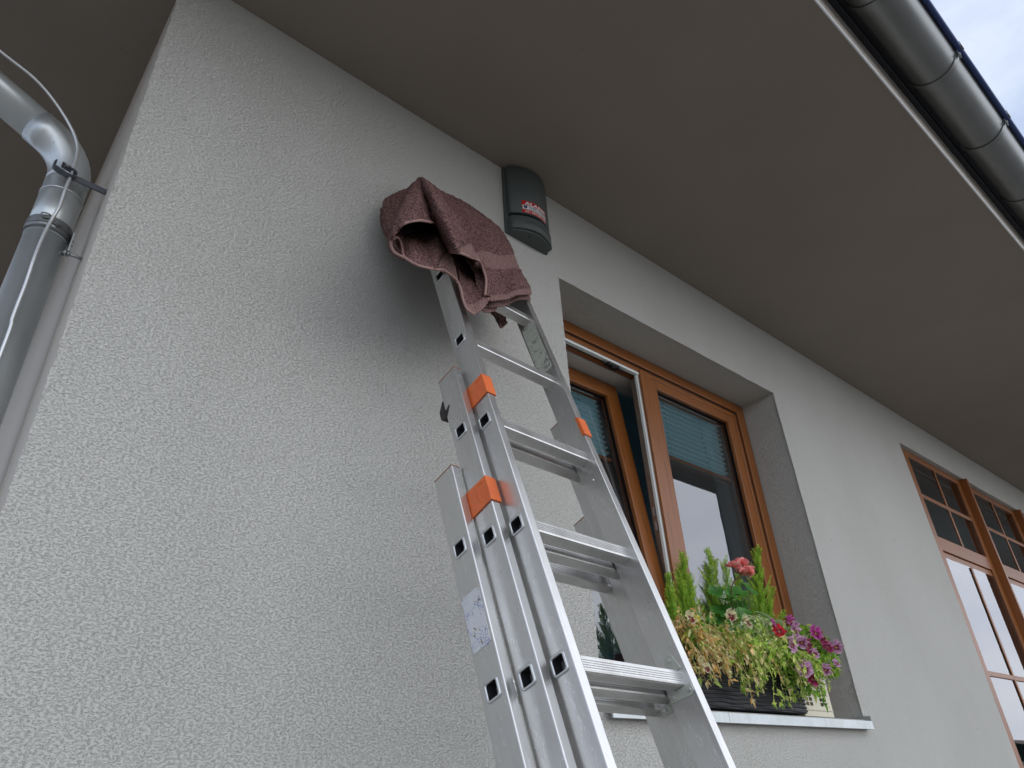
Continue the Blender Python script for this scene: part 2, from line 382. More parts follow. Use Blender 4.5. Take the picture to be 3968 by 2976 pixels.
# ------------------------------------------------------------------ main window: fixed frame, sashes
F0 = 0.182
def frame4(bm, x0, x1, z0, z1, wl, wr, wb, wt, y0, y1, mv=0, mh=1):
    box(bm, x0, x0 + wl, y0, y1, z0, z1, mv); box(bm, x1 - wr, x1, y0, y1, z0, z1, mv)
    box(bm, x0 + wl, x1 - wr, y0, y1, z1 - wt, z1, mh); box(bm, x0 + wl, x1 - wr, y0, y1, z0, z0 + wb, mh)
bm = NB()
X0, X1, Z0, Z1 = W1[0] + 0.003, W1[1] - 0.003, 1.846, W1[3] - 0.003
frame4(bm, X0, X1, Z0, Z1, 0.062, 0.062, 0.06, 0.052, F0, 0.262)
frame4(bm, X0 + 0.063, X1 - 0.063, Z0 + 0.061, Z1 - 0.053, 0.022, 0.026, 0.022, 0.028, F0 + 0.010, 0.258)
win = obj('window', bm, [M_WOODV, M_WOODH], house, bevel=0.003, seg=2)
bm = NB(); frame4(bm, X0 + 0.0632, X1 - 0.0632, Z0 + 0.0612, Z1 - 0.0532, 0.006, 0.006, 0.006, 0.006, F0 + 0.0084, F0 + 0.0098, 0, 0); obj('frame_groove_shade', bm, M_RUBBER, win)  # black ring stands in for the shaded groove between frame and sash
def sash(x0, x1, z0, z1, wl, wr, wb, wt, parent, y0=0.195):
    """wooden sash > its mesh; glass panes, gasket; coordinates in the window's own frame"""
    bm = NB()
    frame4(bm, x0, x1, z0, z1, wl, wr, wb, wt, y0 + 0.003, y0 + 0.022)
    frame4(bm, x0 + 0.006, x1 - 0.006, z0 + 0.006, z1 - 0.006, max(0.02, wl - 0.052), max(0.02, wr - 0.052), max(0.02, wb - 0.052), max(0.02, wt - 0.052), y0 + 0.0225, y0 + 0.064)
    s = obj('sash', bm, [M_WOODV, M_WOODH], parent, bevel=0.0035, seg=2)
    gx0, gx1, gz0, gz1 = x0 + wl, x1 - wr, z0 + wb, z1 - wt
    out = [s]
    bm = NB(); frame4(bm, gx0 - 0.012, gx1 + 0.012, gz0 - 0.012, gz1 + 0.012, 0.015, 0.015, 0.015, 0.015, y0 + 0.0225, y0 + 0.0245)
    frame4(bm, gx0 - 0.018, gx1 + 0.018, gz0 - 0.018, gz1 + 0.018, 0.026, 0.026, 0.026, 0.026, y0 + 0.029, y0 + 0.044)
    out.append(obj('gasket', bm, M_RUBBER, parent))
    out.append(boxo('glazing_spacer', M_ALUEDGE, parent, gx0 + 0.03, gx1 - 0.07, y0 + 0.0272, y0 + 0.0285, gz1 - 0.016, gz1 - 0.0125))
    for dy in (0.0265, 0.0455):
        bm = NB(); q(bm, (gx0 - 0.015, y0 + dy, gz0 - 0.015), (gx1 + 0.015, y0 + dy, gz0 - 0.015), (gx1 + 0.015, y0 + dy, gz1 + 0.015), (gx0 - 0.015, y0 + dy, gz1 + 0.015))
        out.append(obj('glass_pane', bm, M_GLASS, parent))
    return out
# right sash, closed
sash(2.300, 2.962, Z0 + 0.086, 3.262, 0.045, 0.062, 0.07, 0.062, win, 0.193)
# the two metal-grey glazing bars seen as light lines at the top of the glass
# meeting stile with its exposed edge, seal and lock strip
bm = NB(); box(bm, 2.224, 2.302, 0.186, 0.200, 1.925, 3.262); box(bm, 2.236, 2.300, 0.2005, 0.255, 1.93, 3.255)
obj('meeting_stile', bm, M_WOODV, win, bevel=0.003, seg=2)
bm = NB(); box(bm, 2.2135, 2.2355, 0.201, 0.213, 1.935, 3.235); obj('seal_strip', bm, M_SEALGREY, win)
bm = NB(); box(bm, 2.2335, 2.2358, 0.215, 0.252, 1.935, 3.235)
for z in (1.99, 2.12, 2.30, 2.47, 2.56, 2.61, 2.76, 2.95, 3.09, 3.15):
    box(bm, 2.2305, 2.2334, 0.222, 0.230 + 0.006 * rnd.random(), z, z + 0.028)
obj('lock_strip', bm, M_HARDW, win)
bm = NB()
for z in (2.52, 2.58): boxo('lock_cam', M_ALUEDGE, win, 2.222, 2.2332, 0.226, 0.236, z, z + 0.036)
# head rebate: white strip, catch
bm = NB(); box(bm, X0 + 0.086, 2.232, 0.194, 0.206, 3.232, 3.2435); box(bm, X0 + 0.086, 2.232, 0.2085, 0.214, 3.235, 3.2435); obj('head_seal', bm, M_SEALGREY, win)
bm = NB(); box(bm, X0 + 0.086, 2.232, 0.2145, 0.220, 3.233, 3.2436); obj('head_rail', bm, M_BROWNPL, win)
bm = NB(); box(bm, 2.03, 2.10, 0.197, 0.225, 3.219, 3.2315); box(bm, 2.00, 2.035, 0.205, 0.215, 3.222, 3.230); box(bm, 2.098, 2.135, 0.206, 0.216, 3.221, 3.230); box(bm, 2.055, 2.075, 0.200, 0.222, 3.212, 3.220); obj('tilt_catch', bm, M_BLACK, win, bevel=0.002)
# left sash tilted inwards about its bottom edge
piv = bpy.data.objects.new('tilted_sash_pivot', None)
zb = 1.925
parts = sash(1.640, 2.226, zb, 3.243, 0.075, 0.078, 0.075, 0.075, win, 0.193)
TILT = Matrix.Translation((0, 0.195, zb)) @ Matrix.Rotation(rad(-6.0), 4, 'X') @ Matrix.Translation((0, -0.195, -zb))
bpy.data.objects.remove(piv)
for p in parts: p.matrix_local = TILT

M_BLINDLIGHT = mat('blind_fold_highlight', (0.93, 0.97, 0.98), 0.6)[0]
def pleated(name, x0, x1, z0, z1, y, label, parent_M=None):
    t = empty(name, (0, 0, 0), label, 'blind', 'pleated blinds behind the window glass')
    bm = NB(); npl = 11; h = (z1 - z0) / npl; prev = None
    for i in range(npl * 2 + 1):
        z = z1 - i * h / 2; yy = y + (0.0 if i % 2 == 0 else 0.026)
        xe = 0.0 if i % 2 == 0 else -0.004
        row = [bm.verts.new((x0, yy, z)), bm.verts.new((x1 + xe, yy, z))]
        if prev: bm.faces.new((prev[0], prev[1], row[1], row[0]))
        prev = row
    o = obj('pleated_fabric', bm, M_BLIND, t)
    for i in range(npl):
        boxo('pleat_highlight', M_BLINDLIGHT, t, x0, x1 - 0.001, y - 0.0014, y + 0.0006, z1 - i * h - 0.0016, z1 - i * h + 0.0016)  # pale strips painted in for the light caught along each fold
    for xx in (x0 + 0.12 * (x1 - x0) + 0.03, x0 + 0.70 * (x1 - x0)):
        bm = NB()
        for i in range(npl): box(bm, xx, xx + 0.0022, y - 0.0016, y + 0.001, z1 - (i + 0.0) * h - 0.008, z1 - i * h - 0.002)
        obj('cord_eyelets', bm, M_BLACK, t)['kind'] = 'stuff'
    bm = NB(); box(bm, x0, x1 + 0.004, y - 0.006, y + 0.016, z0 - 0.020, z0 - 0.001); obj('bottom_rail', bm, M_WOODH, t, bevel=0.002)
    bm = NB(); box(bm, x0, x1 + 0.004, y - 0.006, y + 0.018, z1 + 0.001, z1 + 0.016); obj('head_rail', bm, M_WOODH, t, bevel=0.002)
    if parent_M: t.matrix_world = parent_M
    return t
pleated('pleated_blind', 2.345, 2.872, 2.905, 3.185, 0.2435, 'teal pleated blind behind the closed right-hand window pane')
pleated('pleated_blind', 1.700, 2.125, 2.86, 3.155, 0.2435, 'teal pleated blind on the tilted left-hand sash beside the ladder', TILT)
for nm, (a, b2) in {'a': (1.56, 2.06)}.items():
    bm = NB(); cols = 90; prev = None
    for i in range(cols + 1):
        s = i / cols; x = a + (b2 - a) * s; y = 0.47 + 0.028 * sin(s * 46) + 0.012 * sin(s * 17 + 1)
        r = [bm.verts.new((x, y, 1.9)), bm.verts.new((x, y * 1.0, 3.15))]
        if prev: bm.faces.new((prev[0], r[0], r[1], prev[1]))
        prev = r
    tag(obj('curtain', bm, M_CURTAIN, smooth=True), 'dark curtain hanging in folds behind the tilted left sash', 'curtain')

# ------------------------------------------------------------------ tall right window
bm = NB()
def tall_unit(bm, xa, xb, left, right, mun):
    y0, y1 = 0.030, 0.075
    box(bm, xa, xa + left, y0, y1, 1.0, 3.488, 0); box(bm, xb - right, xb, y0, y1, 1.0, 3.488, 0)
    a, b = xa + left, xb - right
    box(bm, a, b, y0, y1, 3.446, 3.488, 1)
    box(bm, a, b, y0, y1, 2.816, 2.905, 1); box(bm, a, b, y0 + 0.012, y1, 2.772, 2.8155, 1)
    box(bm, a, b, y0, y1, 1.0, 1.12, 1)
    for z in (3.160, 2.100): box(bm, a, mun - 0.0135, y0 + 0.003, 0.0385, z, z + 0.028, 1); box(bm, mun + 0.0135, b, y0 + 0.003, 0.0385, z, z + 0.028, 1)
    for za, zc in ((1.12, 2.772), (2.905, 3.446)): box(bm, mun - 0.013, mun + 0.013, y0 + 0.002, 0.0388, za, zc, 0)
    return a, b
tall = None
openings = []
openings.append(tall_unit(bm, 4.592, 5.640, 0.165, 0.062, 5.172))
openings.append(tall_unit(bm, 5.672, 6.765, 0.118, 0.066, 6.245))
openings.append(tall_unit(bm, 6.797, 7.89, 0.118, 0.066, 7.37))
tall = obj('window', bm, [M_WOODV, M_WOODH], house, bevel=0.0025, seg=2)
for i, x in enumerate((5.6405, 6.7655)):
    boxo('mullion_post', M_WOODV, tall, x, x + 0.031, -0.018, 0.095, 1.0, 3.489, bevel=0.003, seg=2)
for (a, b3) in openings:
    for za, zc in ((1.12, 2.772), (2.905, 3.446)):
        for dy in (0.0400, 0.0580):
            bm = NB(); q(bm, (a - 0.004, dy, za - 0.004), (b3 + 0.004, dy, za - 0.004), (b3 + 0.004, dy, zc + 0.004), (a - 0.004, dy, zc + 0.004)); obj('glass_pane', bm, M_GLASS2, tall)
        bm = NB(); frame4(bm, a - 0.003, b3 + 0.003, za - 0.003, zc + 0.003, 0.010, 0.010, 0.010, 0.010, 0.0403, 0.0575); mun = (a + b3) / 2
        obj('gasket', bm, M_RUBBER, tall)
        bm = NB(); box(bm, a + 0.03, b3 - 0.03, 0.0765, 0.082, zc - 0.035, zc - 0.022); obj('vent_strip', bm, M_WHITE, tall)
bm = NB(); frame4(bm, W2[0] - 0.0, W2[1], 0.9, W2[3], 0.20, 0.02, 0.1, 0.05, 0.16, 0.30); obj('inner_jamb', bm, M_DARKROOM, house)

# window sill sheet
bm = NB()
prof = [(0.182, 1.8465), (-0.028, 1.8235), (-0.030, 1.8225), (-0.0305, 1.794), (-0.024, 1.793), (-0.0235, 1.818), (0.182, 1.8415)]
for seg_x in ((1.552, 2.085), (2.0865, 3.046)):
    a = [bm.verts.new((seg_x[0], y, z)) for y, z in prof]; b4 = [bm.verts.new((seg_x[1], y, z)) for y, z in prof]; n_p = len(prof)
    for i in range(n_p): bm.faces.new((a[i], b4[i], b4[(i + 1) % n_p], a[(i + 1) % n_p]))
    bm.faces.new(a[::-1]); bm.faces.new(b4)
obj('window_sill', bm, M_SILL, win)
bm = NB(); box(bm, 3.0465, 3.0485, -0.0285, 0.18, 1.795, 1.842); obj('sill_end_flange', bm, M_SILL, win)

# ------------------------------------------------------------------ eaves gutter
def make_gutter(label, x0, x1):
    g = empty('eaves_gutter', (0, 0, 0), label, 'gutter')
    gy, gz, r = -1.262, 3.955, 0.083
    bm = NB(); xs = [x0, 1.2, 3.2, 5.2, 7.2, 9.2, x1]
    for xa, xb in zip(xs, xs[1:]):
        prev = None
        for k in range(25):
            th = pi + pi * k / 24
            pts = [(xx, gy + rr * cos(th), gz + rr * sin(th)) for xx in (xa + 0.001, xb - 0.001) for rr in (r, r - 0.003)]
            row = [bm.verts.new(p) for p in pts]
            if prev:
                bm.faces.new((prev[0], row[0], row[2], prev[2])); bm.faces.new((prev[1], prev[3], row[3], row[1]))
            prev = row
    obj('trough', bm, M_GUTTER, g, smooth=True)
    bm = NB(); tube(bm, [(x0, gy - r - 0.012, gz + 0.004), (x1, gy - r - 0.012, gz + 0.004)], 0.0125, 12); obj('front_bead', bm, M_BEAD, g)
    bm = NB(); box(bm, x0, x1, gy - r - 0.003, gy - r + 0.0005, gz - 0.012, gz + 0.006); obj('front_lip', bm, M_BROWNPL, g)
    x = -0.55
    first = None
    while x < x1:
        if first is None:
            bm = NB(); prev = None
            for k in range(27):
                th = pi + pi * k / 26; rr = r + 0.004
                row = [bm.verts.new((s, gy + ra * cos(th), gz + ra * sin(th))) for s in (-0.014, 0.014) for ra in (rr, r + 0.0005)]
                if prev:
                    for i, j in ((0, 2), (3, 1), (1, 0), (2, 3)): bm.faces.new((prev[i], row[i], row[j], prev[j]))
                prev = row
            box(bm, -0.014, 0.014, gy - r - 0.027, gy - r - 0.0045, gz - 0.004, gz + 0.0195)
            first = obj('gutter_strap', bm, M_GUTTER, g, smooth='auto'); c = first
            bm = NB(); box(bm, -0.010, 0.010, gy - r - 0.0075, gy - r - 0.0042, gz - 0.038, gz - 0.006); tube(bm, [(0, gy - r - 0.011, gz - 0.025), (0, gy - r - 0.006, gz - 0.025)], 0.006, 10)
            riv = obj('strap_rivet', bm, M_STEEL, first)
        else:
            c = first.copy(); COL.objects.link(c); c.parent = g; rv = riv.copy(); COL.objects.link(rv); rv.parent = c
        c.location.x = x; x += 0.493
    return g
g1_ = make_gutter('half-round grey metal gutter along the front eaves, top right corner', -1.3, 11.6)

# ------------------------------------------------------------------ downpipe
dp = empty('downpipe', (0.01, 0.30, 0), 'galvanised metal downpipe with elbow at the left house corner', 'downpipe')
pr = 0.0487
def L3(x, y, z): return (x - 0.01, y - 0.30, z)
bm = NB(); tube(bm, [L3(0.01, 0.30, z) for z in (0.02, 1.0, 2.0, 2.885)], pr - 0.0018, 40); obj('lower_pipe', bm, M_ZINC, dp)
bm = NB(); tube(bm, [L3(0.01, 0.30, z) for z in (2.87, 2.95, 3.085)], pr, 40); obj('pipe_socket', bm, M_ZINC, dp)
elb = []; Rb = 0.145; th1 = rad(62)
for k in range(17):
    a = th1 * k / 16; elb.append(L3(0.01 - Rb * (1 - cos(a)), 0.30, 3.075 + Rb * sin(a)))
d_ = Vector((-sin(th1), 0, cos(th1))); e_ = Vector(elb[-1])
bm = NB(); tube(bm, [L3(0.01, 0.3, 3.06)] + elb + [tuple(e_ + d_ * 0.035)], pr + 0.0005, 40, rfun=lambda s: pr + 0.0005 + 0.0005 * sin(s * 60)); obj('elbow', bm, M_ZINC, dp)
bm = NB(); tube(bm, [tuple(e_ + d_ * s) for s in (0.02, 0.4, 0.8, 1.15)], pr - 0.0022, 40); obj('upper_pipe', bm, M_ZINC, dp)
bm = NB(); tube(bm, [L3(0.01, 0.3, 3.012), L3(0.01, 0.3, 3.0155), L3(0.01, 0.3, 3.019)], pr + 0.0016, 40); obj('joint_ring', bm, M_ROD, dp)
bm = NB(); tube(bm, [L3(0.01, 0.3, z) for z in (2.874, 2.8765, 2.889, 2.8915)], pr, 40, rfun=lambda s: pr + (0.0015 if 0.2 < s < 0.8 else 0.003)); tube(bm, [L3(0.01, 0.3, z) for z in (2.892, 2.8935, 2.9115, 2.913)], pr, 40, rfun=lambda s: pr + 0.003)
obj('clamp_band', bm, M_GUTTER, dp)
def ring_pts(cx, cy, cz, r, n, axis='y', ax2=0.6):
    return [(cx + r * cos(2 * pi * k / n), cy, cz + ax2 * r * sin(2 * pi * k / n)) for k in range(n + 1)]
bm = NB(); tube(bm, [L3(x, y, z) for x, y, z in ring_pts(-0.006, 0.2475, 2.908, 0.0115, 16)], 0.0018, 8, caps=False)
tube(bm, [L3(0.004, 0.247, 2.905), L3(0.018, 0.2495, 2.899), L3(0.031, 0.2515, 2.894)], 0.0022, 8); tube(bm, [L3(0.006, 0.2465, 2.897), L3(0.026, 0.249, 2.888)], 0.0018, 8)
obj('clamp_pin', bm, M_GUTTER, dp)
bm = NB(); box(bm, 0.0495, 0.0535, -0.031, -0.006, 2.845, 2.905); 
for z in (2.872, 2.886): tube(bm, [(0.0535, -0.018, z), (0.0575, -0.018, z)], 0.0032, 8)
obj('clamp_plate', bm, M_STEEL, dp)
bm = NB(); tube(bm, [(0.040, -0.022, 2.842), (0.101, -0.022, 2.842)], 0.0042, 12); tube(bm, [(0.044, -0.022, 2.842), (0.050, -0.022, 2.842)], 0.0085, 6); tube(bm, [(0.052, -0.022, 2.842), (0.057, -0.022, 2.842)], 0.0075, 6); obj('wall_stud', bm, M_STEEL, dp)

# lightning conductor rod and its holder bar
lc = empty('lightning_conductor', (0.006, 0.22, 2.2), 'thin bare metal conductor rod running down in front of the downpipe', 'conductor')
rodp = [(-0.75, 0.22, 3.50), (-0.45, 0.22, 3.425), (-0.2258, 0.22, 3.3327), (-0.1277, 0.22, 3.2896), (-0.0496, 0.22, 3.2176), (-0.0011, 0.22, 3.143), (0.0094, 0.22, 3.0628), (0.0102, 0.22, 2.9871), (0.0117, 0.222, 2.9282), (0.0062, 0.226, 2.8803), (0.0027, 0.224, 2.8195), (0.003, 0.22, 2.7472), (0.0055, 0.22, 2.6791), (0.0061, 0.22, 2.5842), (0.0099, 0.22, 2.4829), (0.008, 0.22, 1.8), (0.008, 0.22, 1.0), (0.008, 0.22, 0.3)]
bm = NB(); tube(bm, [tuple(p - Vector((0.006, 0.22, 2.2))) for p in spline(rodp, 120)], 0.0041, 12); obj('rod', bm, M_ROD, lc)
hb = empty('conductor_holder', (0.0, 0.24, 3.04), 'dark grey wall bracket clipping the conductor rod beside the downpipe', 'bracket')
bm = NB(); bar = Matrix.Translation((0.0, -0.012, 0.0)) @ Matrix.Rotation(rad(3), 4, 'Y')
box(bm, 0.014, 0.099, -0.004, 0.002, -0.010, 0.008, M=bar); obj('bar', bm, M_HOLDER, hb, bevel=0.0015)
bm = NB(); pts = [Vector((-0.027, -0.030, 0.010)), Vector((-0.030, -0.028, 0.002)), Vector((-0.026, -0.026, -0.004)), Vector((-0.008, -0.024, -0.008)), Vector((0.012, -0.022, -0.010)), Vector((0.019, -0.019, -0.004)), Vector((0.017, -0.019, 0.008)), Vector((0.0, -0.023, 0.010)), Vector((-0.016, -0.027, 0.012))]
sp = spline(pts, 30)
for a, b5 in zip(sp, sp[1:]):
    vs = [bm.verts.new(p) for p in (a + Vector((0, -0.009, 0)), b5 + Vector((0, -0.009, 0)), b5 + Vector((0, 0.011, 0)), a + Vector((0, 0.011, 0)))]; bm.faces.new(vs)
o = obj('clip', bm, M_HOLDER, hb, smooth=True); sm = o.modifiers.new('s', 'SOLIDIFY'); sm.thickness = 0.003
bm = NB(); tube(bm, [(-0.004, -0.024, 0.011), (-0.004, -0.030, 0.017)], 0.0075, 6); tube(bm, [(0.093, -0.018, -0.006), (0.099, -0.020, -0.006)], 0.007, 6); obj('bolt', bm, M_GUTTER, hb)

# ------------------------------------------------------------------ alarm siren
al = empty('alarm_siren', (1.397, 0, 3.406), 'dark grey wall alarm box with red and white sticker under the soffit', 'alarm')
ax = 1.397
def bulge(u, s0, s1): return s0 + (s1 - s0) * (1 - (u / 0.1) ** 2)
def curved(x0, x1, z0, z1, s0, s1, yb, n=24, lean=0.0):
    bm = NB(); fr = []; bk = []
    for zi in (z0, z1):
        rf = []; rb_ = []
        for i in range(n + 1):
            x = x0 + (x1 - x0) * i / n; y = -bulge(x, s0, s1) + lean * (zi - z0)
            rf.append(bm.verts.new((x, y, zi - 3.406))); rb_.append(bm.verts.new((x, -yb, zi - 3.406)))
        fr.append(rf); bk.append(rb_)
    for i in range(n):
        f = bm.faces.new((fr[0][i], fr[0][i + 1], fr[1][i + 1], fr[1][i])); f.smooth = True
        bm.faces.new((bk[0][i + 1], bk[0][i], bk[1][i], bk[1][i + 1]))
        bm.faces.new((fr[1][i], fr[1][i + 1], bk[1][i + 1], bk[1][i])); bm.faces.new((bk[0][i], bk[0][i + 1], fr[0][i + 1], fr[0][i]))
    bm.faces.new((bk[0][0], fr[0][0], fr[1][0], bk[1][0])); bm.faces.new((fr[0][n], bk[0][n], bk[1][n], fr[1][n]))
    return bm
obj('upper_cover', curved(-0.1, 0.1, 3.491, 3.738, 0.030, 0.070, 0.012), M_SIREN, al, bevel=0.0015)
obj('lower_cover', curved(-0.1, 0.1, 3.412, 3.474, 0.034, 0.074, 0.012), M_SIREN, al, bevel=0.0015)
obj('sound_slot', curved(-0.094, 0.094, 3.4745, 3.4905, 0.004, 0.040, 0.003), M_BLACK, al)
bm = curved(-0.098, 0.094, 3.4065, 3.416, 0.026, 0.062, 0.0); obj('base_rim', bm, M_SIREN, al, bevel=0.001)
boxo('back_plate', M_SIREN, al, -0.108, 0.1, -0.012, 0.0, 0.0, 0.335, bevel=0.0015)
bm = NB(); bmesh.ops.create_uvsphere(bm, u_segments=12, v_segments=8, radius=0.004)
o = obj('screw', bm, M_BLACK, al, smooth=True); o.location = (-0.02, -0.040, 0.001)
def textmesh(s, size, off=0.0):
    cu = bpy.data.curves.new('txt', 'FONT'); cu.body = s; cu.size = size; cu.offset = off; cu.align_x = 'LEFT'; cu.align_y = 'BOTTOM_BASELINE'; cu.resolution_u = 3
    o = bpy.data.objects.new('txt', cu); COL.objects.link(o); bpy.context.view_layer.update()
    me = bpy.data.meshes.new_from_object(o); bpy.data.objects.remove(o); return me
def on_siren(name, me, x0, x1, z0, z1, m, prox, s0=0.030, s1=0.070, parent=None):
    bmm = NB(); bmm.from_mesh(me); xs = [v.co.x for v in bmm.verts]; ys = [v.co.y for v in bmm.verts]
    a, b, c, d = min(xs), max(xs), min(ys), max(ys)
    for k in range(1, 12):
        px = a + (b - a) * k / 12
        bmesh.ops.bisect_plane(bmm, geom=bmm.verts[:] + bmm.edges[:] + bmm.faces[:], plane_co=(px, 0, 0), plane_no=(1, 0, 0))
    for v in bmm.verts:
        x = x0 + (v.co.x - a) / (b - a) * (x1 - x0); z = z0 + (v.co.y - c) / max(1e-9, d - c) * (z1 - z0)
        v.co = (x, -bulge(x, s0, s1) - prox, z - 3.406)
    return obj(name, bmm, m, parent)
def rectmesh():
    b = NB(); b.faces.new([b.verts.new(p) for p in ((0, 0, 0), (1, 0, 0), (1, 1, 0), (0, 1, 0))]); me = bpy.data.meshes.new('r'); b.to_mesh(me); b.free(); return me
sx0, sx1, sz0, sz1 = -0.062, 0.052, 3.494, 3.556
st = on_siren('warning_sticker', rectmesh(), sx0, sx1, sz0, sz1, M_RED, 0.0006, parent=al)
on_siren('sticker_white_field', rectmesh(), sx0 + 0.0015, sx1 - 0.0015, 3.5115, 3.5330, M_PAPER, 0.0009, parent=st)
on_siren('sticker_heading', textmesh('ALARM', 1, 0.035), sx0 + 0.009, sx1 - 0.006, 3.5350, 3.5515, M_PAPER, 0.0012, parent=st)
on_siren('sticker_phone_number', textmesh('tel.: 604 843 730', 1, 0.02), sx0 + 0.009, sx1 - 0.004, 3.4970, 3.5085, M_PAPER, 0.0012, parent=st)
on_siren('sticker_small_print', textmesh('ALARMY  SYSTEMY', 1, 0.03), sx0 + 0.024, sx1 - 0.004, 3.5230, 3.5300, M_TEAL, 0.0012, parent=st)
on_siren('sticker_small_print', textmesh('ZABEZPIECZENIA', 1, 0.01), sx0 + 0.024, sx1 - 0.004, 3.5145, 3.5205, M_NAVY, 0.0012, parent=st)
b_s = NB(); b_s.faces.new([b_s.verts.new((x, y, 0)) for x, y in ((0.1, 1), (0, 0.85), (0.05, 0.4), (0.5, 0), (0.95, 0.4), (1, 0.85), (0.9, 1), (0.5, 0.92))]); ms = bpy.data.meshes.new('s'); b_s.to_mesh(ms); b_s.free()
on_siren('sticker_shield', ms, sx0 + 0.005, sx0 + 0.019, 3.5138, 3.5312, M_NAVY, 0.0012, parent=st)
M_EMB = mat('embossed_grey', (0.035, 0.042, 0.043), 0.5)[0]
on_siren('embossed_lettering', textmesh('JABLOTRON', 1, 0.0), -0.055, 0.06, 3.436, 3.453, M_EMB, 0.0004, 0.034, 0.074, al)

# ------------------------------------------------------------------ three-section ladder
LO = Vector((0.8652373, -0.1957171, 2.8598867)); LU = Vector((0.0078548, 0.3162026, 0.9486592)); LX = Vector((0.9992138, 0.0343853, -0.0197345)); LN = Vector((0.0388600, -0.9480684, 0.3156839))
LM = Matrix(((LX.x, -LN.x, LU.x, LO.x), (LX.y, -LN.y, LU.y, LO.y), (LX.z, -LN.z, LU.z, LO.z), (0, 0, 0, 1)))   # local x across, y towards the wall, z up along
LWID = 0.3181943; SW = 0.022; SD = 0.031; SP = 0.28
lad = empty('extension_ladder', (0, 0, 0), 'three-section aluminium extension ladder leaning against the wall with orange clips', 'ladder')
lad.matrix_world = LM
def rung_profile(cy, cz):
    pts = []; a = 0.0148; r = 0.004
    def side(n, dep, f):
        out = []
        for i in range(n):
            s0 = -a + r + (2 * a - 2 * r) * i / n; s1 = -a + r + (2 * a - 2 * r) * (i + 0.62) / n
            out += [(s0, 0), (s1, 0), (s1, dep), ((-a + r + (2 * a - 2 * r) * (i + 1) / n), dep)]
        return out
    for (s, d) in side(5, 0.0011, 0): pts.append((-a + d, s))           # front (towards climber, local -y)
    pts.append((-a + 0.0012, a - 0.0012))
    for (s, d) in side(7, 0.0007, 0): pts.append((s, a - d))
    pts.append((a - 0.0012, a - 0.0012))
    pts += [(a, a - r), (a, -a + r), (a - 0.0012, -a + 0.0012)]
    for (s, d) in side(7, 0.0007, 0): pts.append((-s, -a + d))
    pts.append((-a + 0.0012, -a + 0.0012))
    return [(cy + p[0], cz + p[1]) for p in pts]
def round_rect(hw, hh, r, n=3):
    out = []
    for cx, cy, a0 in ((hw - r, hh - r, 0), (-hw + r, hh - r, 90), (-hw + r, -hh + r, 180), (hw - r, -hh + r, 270)):
        for k in range(n + 1): a = rad(a0 + 90 * k / n); out.append((cx + r * cos(a), cy + r * sin(a)))
    return out
def stile_mesh(x_out, sgn, t0, t1, yc, holes):
    """closed aluminium profile with a square opening for every rung in its outer face; sgn=+1 left stile (profile grows to +x)"""
    bm = NB(); xo = x_out; xi = x_out + sgn * SW; y0, y1 = yc - SD, yc + SD
    def V(*p): return bm.verts.new(p)
    def F(vs):
        if sgn < 0: vs = vs[::-1]
        bm.faces.new(vs)
    zs = sorted(holes); cur = t0; HR = 0.0150
    c = {}
    def C(x, y, z):
        k = (round(x, 5), round(y, 5), round(z, 5))
        if k not in c: c[k] = bm.verts.new((x, y, z))
        return c[k]
    def quad(*p): F([C(*a) for a in p])
    cells = []
    for z in zs:
        if z - 0.03 < t0 or z + 0.03 > t1: continue
        cells.append((cur, z - 0.03, None)); cells.append((z - 0.03, z + 0.03, z)); cur = z + 0.03
    cells.append((cur, t1, None))
    for a, b, h in cells:
        if h is None:
            quad((xo, y1, a), (xo, y0, a), (xo, y0, b), (xo, y1, b))
        else:
            rr = [(yc + p[0], h + p[1]) for p in round_rect(HR, HR, 0.005, 2)]
            ring = [C(xo, y, z) for y, z in rr]; ring2 = [C(xo + sgn * 0.018, y, z) for y, z in rr]; n = len(rr)
            cor = [C(xo, y1, b), C(xo, y0, b), C(xo, y0, a), C(xo, y1, a)]
            q4 = n // 4
            for k in range(4):
                seg = ring[k * q4:(k + 1) * q4]
                for i in range(len(seg) - 1): F([cor[k], seg[i + 1], seg[i]][::-1])
                nx = ring[((k + 1) * q4) % n]
                F([cor[k], cor[(k + 1) % 4], nx, seg[-1]][::-1])
            for i in range(n): F([ring[i], ring[(i + 1) % n], ring2[(i + 1) % n], ring2[i]])
        quad((xi, y0, a), (xi, y1, a), (xi, y1, b), (xi, y0, b))
        quad((xo, y0, a), (xi, y0, a), (xi, y0, b), (xo, y0, b)); quad((xi, y1, a), (xo, y1, a), (xo, y1, b), (xi, y1, b))
    quad((xo, y0, t0), (xo, y1, t0), (xi, y1, t0), (xi, y0, t0)); quad((xo, y1, t1), (xo, y0, t1), (xi, y0, t1), (xi, y1, t1))
    bmesh.ops.recalc_face_normals(bm, faces=bm.faces[:])
    return bm
def collar_mesh(x, yc, z, sgn):
    bm = NB(); o = round_rect(0.0178, 0.0178, 0.0065, 4); i_ = round_rect(0.0142, 0.0142, 0.0045, 4); i2 = round_rect(0.0132, 0.0132, 0.004, 4); n = len(o)
    rows = []
    for pr_, dx in ((o, 0.0), (o, -0.0022), (i_, -0.0026), (i2, 0.0), (i2, 0.10)):
        rows.append([bm.verts.new((x + sgn * dx, yc + a, z + b)) for a, b in pr_])
    for ri, (A, B) in enumerate(zip(rows, rows[1:])):
        for k in range(n):
            f = bm.faces.new((A[k], A[(k + 1) % n], B[(k + 1) % n], B[k])); f.smooth = True; f.material_index = 1 if ri == 3 else 0
    f = bm.faces.new(rows[-1]); f.material_index = 1
    bmesh.ops.recalc_face_normals(bm, faces=bm.faces[:]); return bm
